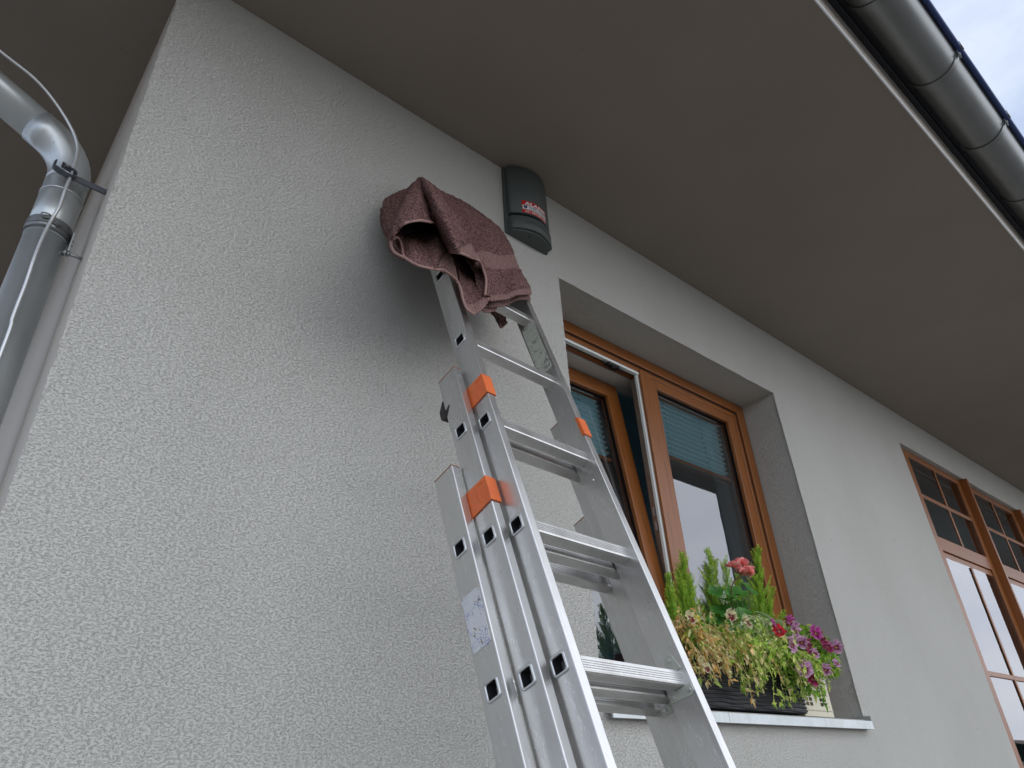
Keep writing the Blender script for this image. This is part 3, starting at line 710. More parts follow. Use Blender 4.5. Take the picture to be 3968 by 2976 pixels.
def make_section(label, ax_, yc, t_top, t_bot, toff):
    """ladder > ladder_section > stiles, rungs, ends (the section part is its left stile's cap-and-frame mesh)"""
    xl = ax_; xr = LWID + SW - ax_
    rungs = [k for k in range(-3, 14) if t_bot + 0.06 < -k * SP + toff < t_top - 0.10]
    hz = [-k * SP + toff for k in rungs]
    sec = obj('ladder_section', stile_mesh(xl, 1, t_bot, t_top, yc, hz), M_ALU, lad, bevel=0.0022, seg=2)
    sec['label'] = label
    r = obj('stile', stile_mesh(xr, -1, t_bot, t_top, yc, hz), M_ALU, sec, bevel=0.0016, seg=2)
    first = fc = fc2 = None
    for z in hz:
        if first is None:
            prof = rung_profile(yc, 0.0); bm = NB(); xa, xb = xl + SW - 0.0005, xr - SW + 0.0005
            A = [bm.verts.new((xa, y, zz)) for y, zz in prof]; B = [bm.verts.new((xb, y, zz)) for y, zz in prof]
            for i in range(len(prof)): bm.faces.new((A[i], A[(i + 1) % len(prof)], B[(i + 1) % len(prof)], B[i]))
            bmesh.ops.recalc_face_normals(bm, faces=bm.faces[:])
            first = obj('rung', bm, M_RUNG, sec); o = first
            fc = obj('rung_collar', collar_mesh(xl, yc, 0, 1), [M_ALUEDGE, M_BLACK], sec); fc2 = obj('rung_collar', collar_mesh(xr, yc, 0, -1), [M_ALUEDGE, M_BLACK], sec); cc = [fc, fc2]
        else:
            o = first.copy(); COL.objects.link(o); cc = [fc.copy(), fc2.copy()]
            for x in cc: COL.objects.link(x)
        o.location.z = z
        for x in cc: x.location.z = z
    for xx, sg in ((xl, 1), (xr, -1)):
        a, b = sorted((xx + sg * 0.0003, xx + sg * (SW - 0.0003)))
        bm = NB(); box(bm, a, b, yc - SD + 0.0003, yc + SD - 0.0003, t_top - 0.0005, t_top + 0.0022); obj('end_cap', bm, M_ENDCAP, sec)
        bm = NB(); tube(bm, [((a + b) / 2, yc - SD - 0.0012, t_top - 0.028), ((a + b) / 2, yc - SD + 0.001, t_top - 0.028)], 0.0032, 10); obj('rivet', bm, M_ALUEDGE, sec, smooth='auto')
    return sec, xl, xr
secF, fl_, fr_ = make_section('front and highest sliding ladder section', 0.0, 0.0, 0.452, -2.45, 0.0)
secM, ml_, mr_ = make_section('middle ladder section', -0.0300, 0.0484, -0.378, -2.75, 0.0)
secB, bl_, br_ = make_section('rear ladder section standing on the ground', -0.0572, 0.1055, -0.648, -2.985, 0.004)
# orange guide clips, carried by the lower section and hooked round the stile in front of it
def clip(par, xf, sgn, yc, z0, z1):
    """xf: outer face of the gripped stile"""
    h = 0.0028; yf = yc - SD
    a = [(xf - sgn * 0.0006, yc + SD + 0.014), (xf - sgn * 0.0006, yf - 0.0008), (xf + sgn * (SW + 0.0008), yf - 0.0008), (xf + sgn * (SW + 0.0008), yf + 0.006)]
    b = [(xf - sgn * (0.0006 + h), yc + SD + 0.014), (xf - sgn * (0.0006 + h), yf - 0.0008 - h), (xf + sgn * (SW + 0.0008 + h * 0.6), yf - 0.0008 - h), (xf + sgn * (SW + 0.0008 + h * 0.6), yf + 0.006)]
    bm = NB(); prev = None
    lv = [(z0, 0), (z0 + 0.003, 1), (z1 - 0.003, 1), (z1, 0)]
    poly = a + b[::-1]; rows = []
    for z in (z0, z1):
        rows.append([bm.verts.new((x, y, z + (0.006 if (i in (3, 4)) and z == z1 else 0) + (-0.004 if i in (0, 7) and z == z0 else 0))) for i, (x, y) in enumerate(poly)])
    n = len(poly)
    for i in range(n): bm.faces.new((rows[0][i], rows[0][(i + 1) % n], rows[1][(i + 1) % n], rows[1][i]))
    for rw in rows:
        for i in range(3): bm.faces.new((rw[i], rw[i + 1], rw[n - 2 - i], rw[n - 1 - i]))
    # pressed ribs
    xr_ = xf - sgn * (0.0006 + h)
    for dy in (0.012, 0.024): 
        lo, hi = sorted((xr_ - sgn * 0.0009, xr_ + sgn * 0.0004)); box(bm, lo, hi, yf + dy, yf + dy + 0.0025, z0 + 0.014, z1 - 0.014)
    lo, hi = sorted((xr_ - sgn * 0.0014, xr_ + sgn * 0.0004)); box(bm, lo, hi, yf + 0.002, yf + 0.022, z1 - 0.010, z1 - 0.006)
    bmesh.ops.recalc_face_normals(bm, faces=bm.faces[:])
    return obj('guide_clip', bm, M_ORANGE, par, bevel=0.0012, seg=2)
clip(secM, 0.0, 1, 0.0, -0.500, -0.440); clip(secM, fr_, -1, 0.0, -0.502, -0.444)
clip(secB, ml_, 1, 0.0484, -0.776, -0.716); clip(secB, mr_, -1, 0.0484, -0.776, -0.716)
# black hook behind the middle section, in its slot
for xx, sg in ((ml_, 1), (mr_, -1)):
    yb_ = 0.0484 + SD
    def prism(bm, pts, xa, xb):
        A = [bm.verts.new((xa, y, z)) for y, z in pts]; B = [bm.verts.new((xb, y, z)) for y, z in pts]
        bm.faces.new(A); bm.faces.new(B[::-1])
        for i in range(len(pts)): bm.faces.new((A[i], B[i], B[(i + 1) % len(pts)], A[(i + 1) % len(pts)]))
        bmesh.ops.recalc_face_normals(bm, faces=bm.faces[:])
    bm = NB(); prism(bm, [(yb_ + 0.0005, -0.436), (yb_ + 0.020, -0.462), (yb_ + 0.020, -0.484), (yb_ + 0.010, -0.494), (yb_ + 0.0005, -0.492)], xx - sg * 0.001, xx + sg * 0.019)
    obj('locking_hook', bm, M_BROWNPL, secM, bevel=0.0015)
    bm = NB(); prism(bm, [(yb_ - 0.001, -0.473), (yb_ - 0.017, -0.4655), (yb_ - 0.0185, -0.4685), (yb_ - 0.014, -0.474), (yb_ - 0.001, -0.493)], xx - sg * 0.0008, xx + sg * 0.0006)
    obj('hook_slot', bm, M_BLACK, secM)
M_PLATE = mat('zinc_plate', (0.50, 0.53, 0.47), 0.45, 0.3)[0]
# bracket plates with rivets round the fourth visible rung, right stile inner face
xi = fr_ - SW
for par, x_, y_ in ((secF, xi, 0.0), (secM, mr_ - SW, 0.0484)):
    z = -4 * SP
    bm = NB()
    for pts in (((-0.022, 0.0153), (0.019, 0.0153), (0.006, 0.046), (-0.004, 0.050), (-0.013, 0.046)), ((-0.028, -0.0153), (0.026, -0.0153), (0.030, -0.030), (-0.020, -0.036), (-0.029, -0.030))):
        A = [bm.verts.new((x_ - 0.0022, y_ + p[0], z + p[1])) for p in pts]; B = [bm.verts.new((x_ + 0.0, y_ + p[0], z + p[1])) for p in pts]
        bm.faces.new(A); bm.faces.new(B[::-1])
        for i in range(len(pts)): bm.faces.new((A[i], B[i], B[(i + 1) % len(pts)], A[(i + 1) % len(pts)]))
    bmesh.ops.recalc_face_normals(bm, faces=bm.faces[:])
    pl = obj('bracket_plate', bm, M_PLATE, par, bevel=0.0005)
    for dy, dz in ((-0.004, 0.038), (-0.021, -0.026), (0.018, -0.024)):
        bm = NB(); tube(bm, [(x_ - 0.0050, y_ + dy, z + dz), (x_ - 0.0021, y_ + dy, z + dz)], 0.0036, 12); obj('rivet', bm, M_ALUEDGE, par)
bm = NB(); tube(bm, [(xi - 0.0030, -0.002, -0.6265), (xi - 0.0015, -0.002, -0.6265), (xi + 0.001, -0.002, -0.6265)], 0.0045, 14, rfun=lambda s: 0.003 + 0.002 * s); obj('rivet', bm, M_ALUEDGE, secF)
# stickers, worn

def sticker_mat(name, base, dirt, ink, thr, sc=110):
    m, t, b = mat(name, base, 0.5, 0.0); v = coord(t)
    n1 = noi(t, v, sc, 4, 0.7, 0.6); n2 = noi(t, v, sc * 0.45, 3, 0.6, 1.2)
    c = mixc(t, noi(t, v, 40, 4), base, tuple(x * 0.78 for x in base))
    c = mixc(t, ramp(t, n1, [(thr, (0, 0, 0)), (thr + 0.03, (1, 1, 1))]), c, dirt)
    ln = math_(t, 'ABSOLUTE', math_(t, 'SUBTRACT', n2, 0.5)); 
    z = N(t, 'ShaderNodeSeparateXYZ'); t.links.new(v, z.inputs[0])
    ic = ramp(t, ln, [(0.010, (1, 1, 1)), (0.018, (0, 0, 0))])
    gate = ramp(t, noi(t, v, 22, 1), [(0.50, (0, 0, 0)), (0.56, (1, 1, 1))])
    c = mixc(t, math_(t, 'MULTIPLY', ic, gate), c, ink)
    t.links.new(c, b.inputs['Base Color']); return m
M_STK1 = sticker_mat('worn_white_sticker', (0.72, 0.74, 0.76), (0.24, 0.17, 0.10), (0.08, 0.12, 0.42), 0.60)
M_STK2 = sticker_mat('worn_pale_sticker', (0.55, 0.58, 0.50), (0.28, 0.29, 0.27), (0.05, 0.05, 0.04), 0.60, 90)
def rr_plate(par, name, x, sgn, yc, zc, hy, hz, m):
    bm = NB(); rr = round_rect(hy, hz, 0.007, 4); A = [bm.verts.new((x - sgn * 0.0009, yc + a, zc + b)) for a, b in rr]; B = [bm.verts.new((x + sgn * 0.0003, yc + a, zc + b)) for a, b in rr]
    bm.faces.new(A); n = len(A)
    for i in range(n): bm.faces.new((A[i], A[(i + 1) % n], B[(i + 1) % n], B[i]))
    bmesh.ops.recalc_face_normals(bm, faces=bm.faces[:]); return obj(name, bm, m, par)
rr_plate(secB, 'sticker', bl_, 1, 0.1055 + 0.001, -0.988, 0.025, 0.054, M_STK1)['label'] = 'peeling white sticker with blue marks'
rr_plate(secF, 'sticker', xi, 1, 0.001, -0.131, 0.0245, 0.103, M_STK2)['label'] = 'worn pale sticker with black print'

# ------------------------------------------------------------------ towel over the ladder top (ladder coordinates: across, along, outwards)
TOWEL = {
 'lobe': ('T', [[(-0.0387,0.4364,0.01),(-0.0173,0.4783,0.02),(-0.0029,0.4938,0.04)], [(-0.0749,0.4158,-0.02),(-0.0633,0.363,0.01),(-0.0506,0.3309,0.03)], [(-0.1114,0.3509,-0.03),(-0.1087,0.2813,-0.0),(-0.0877,0.2365,0.026)], [(-0.1283,0.2787,-0.04),(-0.131,0.2128,-0.01),(-0.1238,0.1512,0.02)], [(-0.1249,0.2284,-0.05),(-0.142,0.1389,-0.015),(-0.1385,0.0863,0.016)], [(-0.128,0.1348,-0.04),(-0.1432,0.0689,-0.01),(-0.1504,0.0241,0.014)], [(-0.1377,0.0383,-0.02),(-0.1447,0.0002,-0.0),(-0.1588,-0.0466,0.03)], [(-0.1392,-0.0187,0.0),(-0.1352,-0.0263,0.01),(-0.1414,-0.0426,0.03)]]),
 'mid': ('T', [[(-0.0348,0.4422,0.03),(-0.0021,0.4905,0.038),(0.0215,0.4864,0.04)], [(-0.0578,0.3207,0.032),(-0.0167,0.362,0.036),(0.0258,0.4015,0.04)], [(-0.1012,0.2177,0.03),(-0.0362,0.2795,0.03),(0.0314,0.2894,0.04)], [(-0.1416,0.1061,0.02),(-0.0627,0.1828,0.02),(0.0277,0.198,0.04)], [(-0.1592,0.0152,0.015),(-0.0827,0.0729,0.02),(0.0248,0.1214,0.042)], [(-0.1588,-0.0466,0.03),(-0.0873,-0.0069,0.036),(0.0407,0.0887,0.042)]]),
 'main': ('T', [[(0.0061,0.496,0.04),(0.0289,0.4873,0.042),(0.0453,0.4966,0.04),(0.0642,0.4958,0.038)], [(0.0108,0.39,0.04),(0.0629,0.4349,0.04),(0.1027,0.4745,0.04),(0.1467,0.5298,0.035)], [(0.0212,0.2798,0.04),(0.0948,0.367,0.041),(0.1526,0.4309,0.044),(0.2368,0.5347,0.037)], [(0.0409,0.1852,0.04),(0.1407,0.3074,0.042),(0.2189,0.3857,0.05),(0.3244,0.4946,0.04)], [(0.0574,0.1253,0.042),(0.1497,0.2342,0.045),(0.2223,0.296,0.054),(0.343,0.4077,0.045)], [(0.0686,0.0666,0.05),(0.1389,0.1503,0.062),(0.2273,0.203,0.058),(0.3331,0.3051,0.05)]]),
 'mainband': ('B', [[(0.0686,0.0666,0.05),(0.1389,0.1503,0.062),(0.2273,0.203,0.058),(0.3331,0.3051,0.05)], [(0.0777,0.0405,0.05),(0.1356,0.0967,0.063),(0.2238,0.1655,0.059),(0.3291,0.2599,0.05)], [(0.0867,0.0147,0.05),(0.1344,0.0521,0.064),(0.2155,0.1135,0.06),(0.3277,0.218,0.05)]]),
 'mainlow': ('T', [[(0.0867,0.0147,0.05),(0.1344,0.0521,0.064),(0.2155,0.1135,0.06),(0.2721,0.1677,0.056),(0.3277,0.218,0.05)], [(0.079,-0.0281,0.05),(0.1219,-0.0045,0.069),(0.1988,0.0633,0.056),(0.2536,0.1052,0.064),(0.3298,0.1858,0.05)], [(0.0717,-0.0695,0.05),(0.1068,-0.0613,0.072),(0.1917,0.022,0.054),(0.2351,0.0469,0.068),(0.3317,0.1426,0.052)], [(0.0692,-0.1062,0.05),(0.1002,-0.1074,0.068),(0.1783,-0.0362,0.058),(0.2341,0.0108,0.07),(0.3313,0.1035,0.055)]]),
 'mainhem': ('B', [[(0.0692,-0.1062,0.05),(0.1002,-0.1074,0.068),(0.1783,-0.0362,0.058),(0.2341,0.0108,0.07),(0.3313,0.1035,0.055)], [(0.0663,-0.1302,0.05),(0.0959,-0.135,0.068),(0.1722,-0.0653,0.059),(0.2221,-0.0245,0.07),(0.3205,0.0662,0.056)]]),
 'under': ('B', [[(0.1046,-0.0522,0.034),(0.136,-0.0527,0.044),(0.2133,0.0081,0.038),(0.2728,0.0587,0.044),(0.3457,0.1263,0.04)], [(0.0869,-0.1289,0.034),(0.1203,-0.1185,0.044),(0.1935,-0.0538,0.038),(0.258,0.0076,0.046),(0.3294,0.0606,0.04)]]),
 'undertail': ('B', [[(0.0985,-0.1017,0.034),(0.1271,-0.0862,0.033),(0.1667,-0.0636,0.032)], [(0.0805,-0.1452,0.034),(0.0983,-0.1454,0.033),(0.1442,-0.1046,0.032)]]),
 'back': ('T', [[(0.2197,0.0858,-0.046),(0.2832,0.1061,-0.046),(0.3633,0.1537,-0.046)], [(0.2268,0.0357,-0.046),(0.2588,0.024,-0.046),(0.2986,0.0548,-0.046)], [(0.2567,0.0226,-0.046),(0.2488,-0.0307,-0.046),(0.2931,0.0209,-0.046)]]),
 'flap': ('T', [[(-0.0112,0.4769,0.04),(-0.0324,0.4325,0.055),(-0.0336,0.4273,0.06),(-0.0279,0.4355,0.06),(-0.0242,0.4373,0.06),(-0.0211,0.4363,0.06)], [(-0.0554,0.3602,0.034),(-0.1128,0.242,0.075),(-0.1168,0.214,0.09),(-0.1073,0.2138,0.095),(-0.0977,0.2137,0.1),(-0.0547,0.2846,0.08)], [(-0.1031,0.219,0.032),(-0.1779,0.064,0.09),(-0.182,0.0391,0.11),(-0.1673,0.0465,0.12),(-0.1438,0.0616,0.125),(-0.0492,0.2101,0.08)], [(-0.1407,0.0981,0.03),(-0.2258,-0.076,0.1),(-0.2317,-0.0865,0.125),(-0.2127,-0.0604,0.135),(-0.1783,-0.0302,0.14),(-0.0465,0.1636,0.08)], [(-0.1797,-0.0315,0.04),(-0.2506,-0.1702,0.1),(-0.2557,-0.1744,0.13),(-0.2447,-0.1609,0.148),(-0.2002,-0.1112,0.15),(-0.0502,0.102,0.085)]]),
 'curl': ('T', [[(-0.2317,-0.1295,0.083),(-0.2076,-0.0865,0.074),(-0.1923,-0.0761,0.068),(-0.1907,-0.1095,0.068),(-0.202,-0.1714,0.078)], [(-0.2042,-0.0618,0.065),(-0.1766,-0.0174,0.056),(-0.1606,-0.0056,0.05),(-0.1588,-0.0458,0.05),(-0.1837,-0.1413,0.07)]]),
 'rim': ('T', [[(-0.2352,-0.1345,0.082),(-0.2346,-0.1524,0.078),(-0.2299,-0.1734,0.078),(-0.2204,-0.1824,0.08),(-0.2075,-0.1894,0.084)], [(-0.2,-0.0403,0.045),(-0.1988,-0.0611,0.035),(-0.1907,-0.0853,0.032),(-0.1757,-0.093,0.032),(-0.1619,-0.1049,0.04)]]),
 'inner': ('T', [[(-0.1498,0.0525,0.025),(-0.1076,0.0934,0.03),(-0.0621,0.1396,0.04),(-0.0337,0.1653,0.05),(-0.0114,0.1781,0.055)], [(-0.1672,-0.0261,0.04),(-0.15,-0.0286,0.056),(-0.0875,0.0436,0.05),(-0.0594,0.0381,0.075),(-0.0163,0.0666,0.065)], [(-0.1855,-0.1159,0.065),(-0.1698,-0.1233,0.08),(-0.1174,-0.0775,0.074),(-0.0901,-0.0718,0.09),(-0.0262,-0.0099,0.075)], [(-0.2058,-0.1885,0.084),(-0.1863,-0.2138,0.094),(-0.1482,-0.1929,0.09),(-0.1178,-0.169,0.095),(-0.073,-0.0816,0.085)]]),
 'innerband': ('B', [[(-0.0722,-0.0748,0.086),(-0.0416,-0.0291,0.08),(-0.0206,0.0013,0.072)], [(-0.1132,-0.1665,0.094),(-0.0634,-0.1054,0.086),(-0.0183,-0.0545,0.07)], [(-0.1347,-0.1895,0.09),(-0.0807,-0.1418,0.082),(-0.0187,-0.1076,0.068)], [(-0.0894,-0.1526,0.086),(-0.0489,-0.1353,0.076),(-0.0178,-0.1538,0.066)]]),
 'deep': ('T', [[(0.029,0.1,0.035),(0.1343,0.2199,0.01),(0.1887,0.2264,0.015),(0.1793,0.1275,0.03)], [(0.0238,-0.0199,0.04),(0.1014,0.0667,0.018),(0.1404,0.0773,0.024),(0.1361,0.0079,0.046)], [(-0.0092,-0.1465,0.058),(0.0488,-0.0846,0.045),(0.0749,-0.0797,0.052),(0.0982,-0.0731,0.06)], [(-0.0165,-0.2168,0.062),(0.0221,-0.179,0.052),(0.0526,-0.1491,0.056),(0.0838,-0.1118,0.063)]]),
 'deephem': ('B', [[(-0.0165,-0.2168,0.062),(0.0221,-0.179,0.052),(0.0526,-0.1491,0.056),(0.092,-0.0911,0.065)], [(-0.0116,-0.2415,0.063),(0.0163,-0.2141,0.059),(0.0497,-0.1747,0.06),(0.0976,-0.0996,0.067)], [(0.0047,-0.2489,0.064),(0.0309,-0.2171,0.062),(0.0665,-0.1682,0.062),(0.0977,-0.1058,0.068)]]),
 'ridge': ('T', [[(-0.0178,0.4606,0.05),(-0.0256,0.4386,0.06),(-0.032,0.4161,0.07),(-0.0147,0.443,0.06),(-0.0069,0.465,0.05)], [(-0.0333,0.3895,0.06),(-0.0648,0.3091,0.09),(-0.0644,0.2838,0.11),(0.0081,0.3668,0.08),(0.0411,0.4549,0.046)], [(-0.0375,0.2699,0.065),(-0.0857,0.1544,0.11),(-0.0913,0.1101,0.14),(0.0,0.2435,0.1),(0.0495,0.3672,0.05)], [(-0.0414,0.153,0.07),(-0.0954,0.0325,0.12),(-0.0988,-0.0053,0.155),(0.0076,0.1547,0.11),(0.0699,0.2985,0.05)], [(-0.0405,0.0544,0.075),(-0.0935,-0.0585,0.125),(-0.0937,-0.0875,0.16),(0.0183,0.0566,0.115),(0.0835,0.1959,0.052)], [(-0.036,-0.0044,0.08),(-0.0852,-0.1071,0.125),(-0.0918,-0.1514,0.155),(0.0181,0.0174,0.115),(0.0819,0.1468,0.054)]]),
 'ridgeband': ('B', [[(-0.036,-0.0044,0.08),(-0.0852,-0.1071,0.125),(-0.0918,-0.1514,0.155),(0.0181,0.0174,0.115),(0.0819,0.1468,0.054)], [(-0.0406,-0.0246,0.085),(-0.0844,-0.1155,0.125),(-0.0816,-0.146,0.15),(0.036,-0.0001,0.108),(0.0906,0.1074,0.056)], [(-0.046,-0.0409,0.09),(-0.0797,-0.1177,0.125),(-0.0713,-0.1445,0.146),(0.0613,-0.0086,0.096),(0.0951,0.0604,0.06)]]),
 'front': ('T', [[(0.0763,0.0198,0.085),(0.1157,0.0814,0.067)], [(0.0878,-0.0122,0.08),(0.1236,0.0402,0.069)], [(0.0856,-0.0584,0.078),(0.1129,-0.0269,0.073)], [(0.0702,-0.1124,0.076),(0.0972,-0.0909,0.074)], [(0.069,-0.1329,0.072),(0.0939,-0.1182,0.07)]]),
}
HEMS = [[(-0.0556,0.0939,0.088),(-0.1181,-0.0025,0.12),(-0.1556,-0.0575,0.138),(-0.2026,-0.1162,0.152),(-0.2436,-0.1585,0.147),(-0.2474,-0.1557,0.122),(-0.2369,-0.1405,0.087),(-0.2385,-0.1611,0.082),(-0.2338,-0.182,0.082),(-0.2245,-0.191,0.084),(-0.209,-0.1955,0.087),(-0.1886,-0.2187,0.096),(-0.1506,-0.1978,0.092),(-0.1144,-0.1737,0.089),(-0.0843,-0.1485,0.085),(-0.0525,-0.1408,0.079),(-0.0296,-0.1401,0.072),(-0.0217,-0.1603,0.069),(-0.0211,-0.2053,0.065),(-0.0169,-0.2429,0.065),(0.0029,-0.2524,0.066)],[(-0.2293,-0.1274,0.083),(-0.2114,-0.0939,0.077),(-0.1968,-0.0816,0.071),(-0.1943,-0.1117,0.071),(-0.2013,-0.1532,0.076),(-0.2058,-0.1817,0.082)],[(-0.0563,-0.0628,0.1),(-0.0824,-0.1225,0.127),(-0.0745,-0.1513,0.148),(-0.0158,-0.0906,0.126),(0.0579,-0.015,0.098),(0.0834,-0.0194,0.083),(0.0812,-0.0654,0.081),(0.0658,-0.1192,0.079),(0.0596,-0.143,0.075)]]

towel = empty('towel', (0, 0, 0), 'brownish mauve terry towel draped over the top end of the ladder', 'towel')
towel.matrix_world = LM
def terry_mat(name, base, kind):
    m, t, b = mat(name, base, 0.95, spec=0.1); v = coord(t)
    if kind == 'T':
        n1 = noi(t, v, 210, 3, 0.65, 0.6); n2 = noi(t, v, 26, 3)
        c = ramp(t, n1, [(0.38, tuple(x * 0.22 for x in base)), (0.52, base), (0.64, tuple(min(1, x * 1.6) for x in base))])
        c = mixc(t, n2, c, mixc(t, 1.0, c, (0.80, 0.74, 0.74), 'MULTIPLY')); t.links.new(c, b.inputs['Base Color'])
        bump(t, b, n1, 1.0, 0.004)
    else:
        ck = N(t, 'ShaderNodeTexChecker', i_Scale=46.0); t.links.new(v, ck.inputs['Vector'])
        s = N(t, 'ShaderNodeSeparateXYZ'); t.links.new(v, s.inputs[0])
        wx = math_(t, 'SINE', math_(t, 'MULTIPLY', s.outputs[0], 720.0)); wz = math_(t, 'SINE', math_(t, 'MULTIPLY', s.outputs[2], 720.0))
        n = N(t, 'ShaderNodeMix'); t.links.new(ck.outputs['Fac'], n.inputs[0]); t.links.new(wx, n.inputs[2]); t.links.new(wz, n.inputs[3])
        h = math_(t, 'ADD', math_(t, 'MULTIPLY', n.outputs[0], 0.5), 0.5)
        c = mixc(t, h, tuple(x * 0.42 for x in base), base); t.links.new(c, b.inputs['Base Color'])
        bump(t, b, h, 0.8, 0.002)
    return m
M_TERRY = terry_mat('terry_mauve', (0.200, 0.116, 0.107), 'T'); M_BAND = terry_mat('woven_band', (0.31, 0.19, 0.17), 'B')
M_HEM, t_, b_ = mat('hem_piping', (0.34, 0.21, 0.185), 0.9); bump(t_, b_, noi(t_, coord(t_), 500, 2), 0.6, 0.002)
def loc(p): return Vector((p[0], -p[2], p[1]))
def surf(rows, nu, nv):
    rows = [spline([loc(p) for p in r], nu) for r in rows]
    return [list(c) for c in zip(*[spline([r[j] for r in rows], nv) for j in range(nu)])]
def towel_patch(key, typ, rows):
    ln = max((loc(rows[0][0]) - loc(rows[-1][0])).length, 0.02); wd = max(max((loc(r[0]) - loc(r[-1])).length for r in rows), 0.02)
    nv = max(6, int(ln / 0.0022)); nu = max(6, int(wd / 0.0022)); nv = min(nv, 170); nu = min(nu, 130)
    g = surf(rows, nu, nv); bm = NB(); V = []
    for i, r in enumerate(g):
        row = []
        for j, p in enumerate(r):
            a = g[min(i + 1, nv - 1)][j] - g[max(i - 1, 0)][j]; b = g[i][min(j + 1, nu - 1)] - g[i][max(j - 1, 0)]
            nn = a.cross(b); nn = nn.normalized() if nn.length > 1e-9 else Vector((0, -1, 0))
            if nn.y > 0: nn = -nn
            d = 0.0040 * noise.noise(p * 26) + 0.0022 * noise.noise(p * 70)
            if typ == 'T': d += 0.0021 * noise.noise(p * 330)
            else: d *= 0.6
            row.append(bm.verts.new(p + nn * d))
        V.append(row)
    for i in range(nv - 1):
        for j in range(nu - 1): bm.faces.new((V[i][j], V[i][j + 1], V[i + 1][j + 1], V[i + 1][j]))
    return bm
cloth = None
def joined(keys):
    me_all = NB()
    for k in keys:
        typ, rows = TOWEL[k]; b = towel_patch(k, typ, rows); me = bpy.data.meshes.new('t'); b.to_mesh(me); b.free(); me_all.from_mesh(me); bpy.data.meshes.remove(me)
    return me_all
# turned-over edges running back to the wall along the outline
def back_strip(key, col, depth):
    rows = []
    for r in TOWEL[key][1]:
        p = r[col]; q1 = (p[0] * 1.0, p[1] + 0.004, p[2] - depth * 0.5); q2 = (p[0] * 0.985, p[1] - 0.004, p[2] - depth); rows.append([p, q1, q2])
    TOWEL[key + '_back'] = (TOWEL[key][0], rows)
back_strip('main', -1, 0.045); back_strip('mainband', -1, 0.05); back_strip('mainlow', -1, 0.05)
terry = [k for k, v in TOWEL.items() if v[0] == 'T']; bands = [k for k, v in TOWEL.items() if v[0] == 'B']
def solid(o, th):
    s = o.modifiers.new('s', 'SOLIDIFY'); s.thickness = th; s.offset = 0
    return o
solid(obj('terry_cloth', joined(terry), M_TERRY, towel, smooth=True), 0.0042)
solid(obj('woven_band', joined(bands), M_BAND, towel, smooth=True), 0.0036)
bm = NB()
for h in HEMS: tube(bm, spline([loc(p) for p in h], 12 * len(h)), 0.0033, 8, rfun=None)
obj('hem', bm, M_HEM, towel, smooth=True)

# ------------------------------------------------------------------ window box and plants
BX0, BX1, BY0, BY1, BZ0, BZ1 = 1.80, 2.632, 0.004, 0.165, 1.8335, 2.005
pb = empty('planter_box', ((BX0 + BX1) / 2, 0.08, BZ0), 'long black planter box with woven ribs standing on the window sill', 'planter')
def PL(x, y, z): return (x - (BX0 + BX1) / 2, y - 0.08, z - BZ0)
M_BOX, t_, b_ = mat('planter_black_plastic', (0.011, 0.0105, 0.016), 0.45)
bm = NB(); x0, y0, z0 = PL(BX0, BY0, BZ0 + 0.006); x1, y1, z1 = PL(BX1, BY1, BZ1)
box(bm, x0, x1, y0, y0 + 0.006, z0, z1); box(bm, x0, x1, y1 - 0.006, y1, z0, z1); box(bm, x0, x0 + 0.006, y0 + 0.006, y1 - 0.006, z0, z1); box(bm, x1 - 0.006, x1, y0 + 0.006, y1 - 0.006, z0, z1); box(bm, x0 + 0.006, x1 - 0.006, y0 + 0.006, y1 - 0.006, z0, z0 + 0.008)
obj('box_shell', bm, M_BOX, pb, bevel=0.002)
for i in range(13):
    bm = NB(); z = z0 + 0.008 + i * 0.0122; n = 60; ph = rnd.random() * 6
    pts = [(x0 + 0.003 + (x1 - x0 - 0.006) * k / n, y0 - 0.001, z + 0.0016 * sin(k * 0.55 + ph) + 0.001 * noise.noise(Vector((k * 0.3, i, 0)))) for k in range(n + 1)]
    tube(bm, pts, 0.0042, 6); obj('woven_rib', bm, M_BOX, pb)
M_SOIL, t_, b_ = mat('soil', (0.03, 0.02, 0.014), 0.95); bump(t_, b_, noi(t_, coord(t_), 120), 1.0, 0.01)
boxo('soil', M_SOIL, pb, x0 + 0.006, x1 - 0.006, y0 + 0.006, y1 - 0.006, z1 - 0.03, z1 - 0.015)

# cream pierced house-shaped lantern
hl = empty('house_lantern', (2.745, 0.05, 1.835), 'cream pierced metal lantern shaped like a house at the sill end', 'lantern')
M_CREAM = mat('cream_enamel', (0.62, 0.58, 0.44), 0.4)[0]
lw, ld, lh = 0.105, 0.032, 0.165
def lantern_face(y, par):
    bm = NB(); xs = sorted({-lw, lw} | {cx + dx for cx in (-0.055, 0.048) for dx in (-0.024, -0.0035, 0.0035, 0.024)})
    cells = []
    zr = []
    for zb in (0.036, 0.098): 
        for k in range(3): zr.append((zb + k * 0.0165, zb + k * 0.0165 + 0.0125))
    zs = sorted({0.0, 0.022, lh} | {z for a in zr for z in a})
    holes = [(cx + a, cx + b, za, zb) for cx in (-0.055, 0.048) for a, b in ((-0.024, -0.0035), (0.0035, 0.024)) for za, zb in zr]
    def hit(a, b, c, d): return any(h[0] - 1e-6 <= a and b <= h[1] + 1e-6 and h[2] - 1e-6 <= c and d <= h[3] + 1e-6 for h in holes)
    vs = {}
    def V(x, z):
        if (x, z) not in vs: vs[(x, z)] = bm.verts.new((x, y, z))
        return vs[(x, z)]
    for a, b in zip(xs, xs[1:]):
        for c, d in zip(zs, zs[1:]):
            if not hit(a, b, c, d): bm.faces.new((V(a, c), V(b, c), V(b, d), V(a, d)))
    o = obj('front_panel' if y < 0 else 'rear_panel', bm, M_CREAM, par); s = o.modifiers.new('s', 'SOLIDIFY'); s.thickness = 0.0018; return o
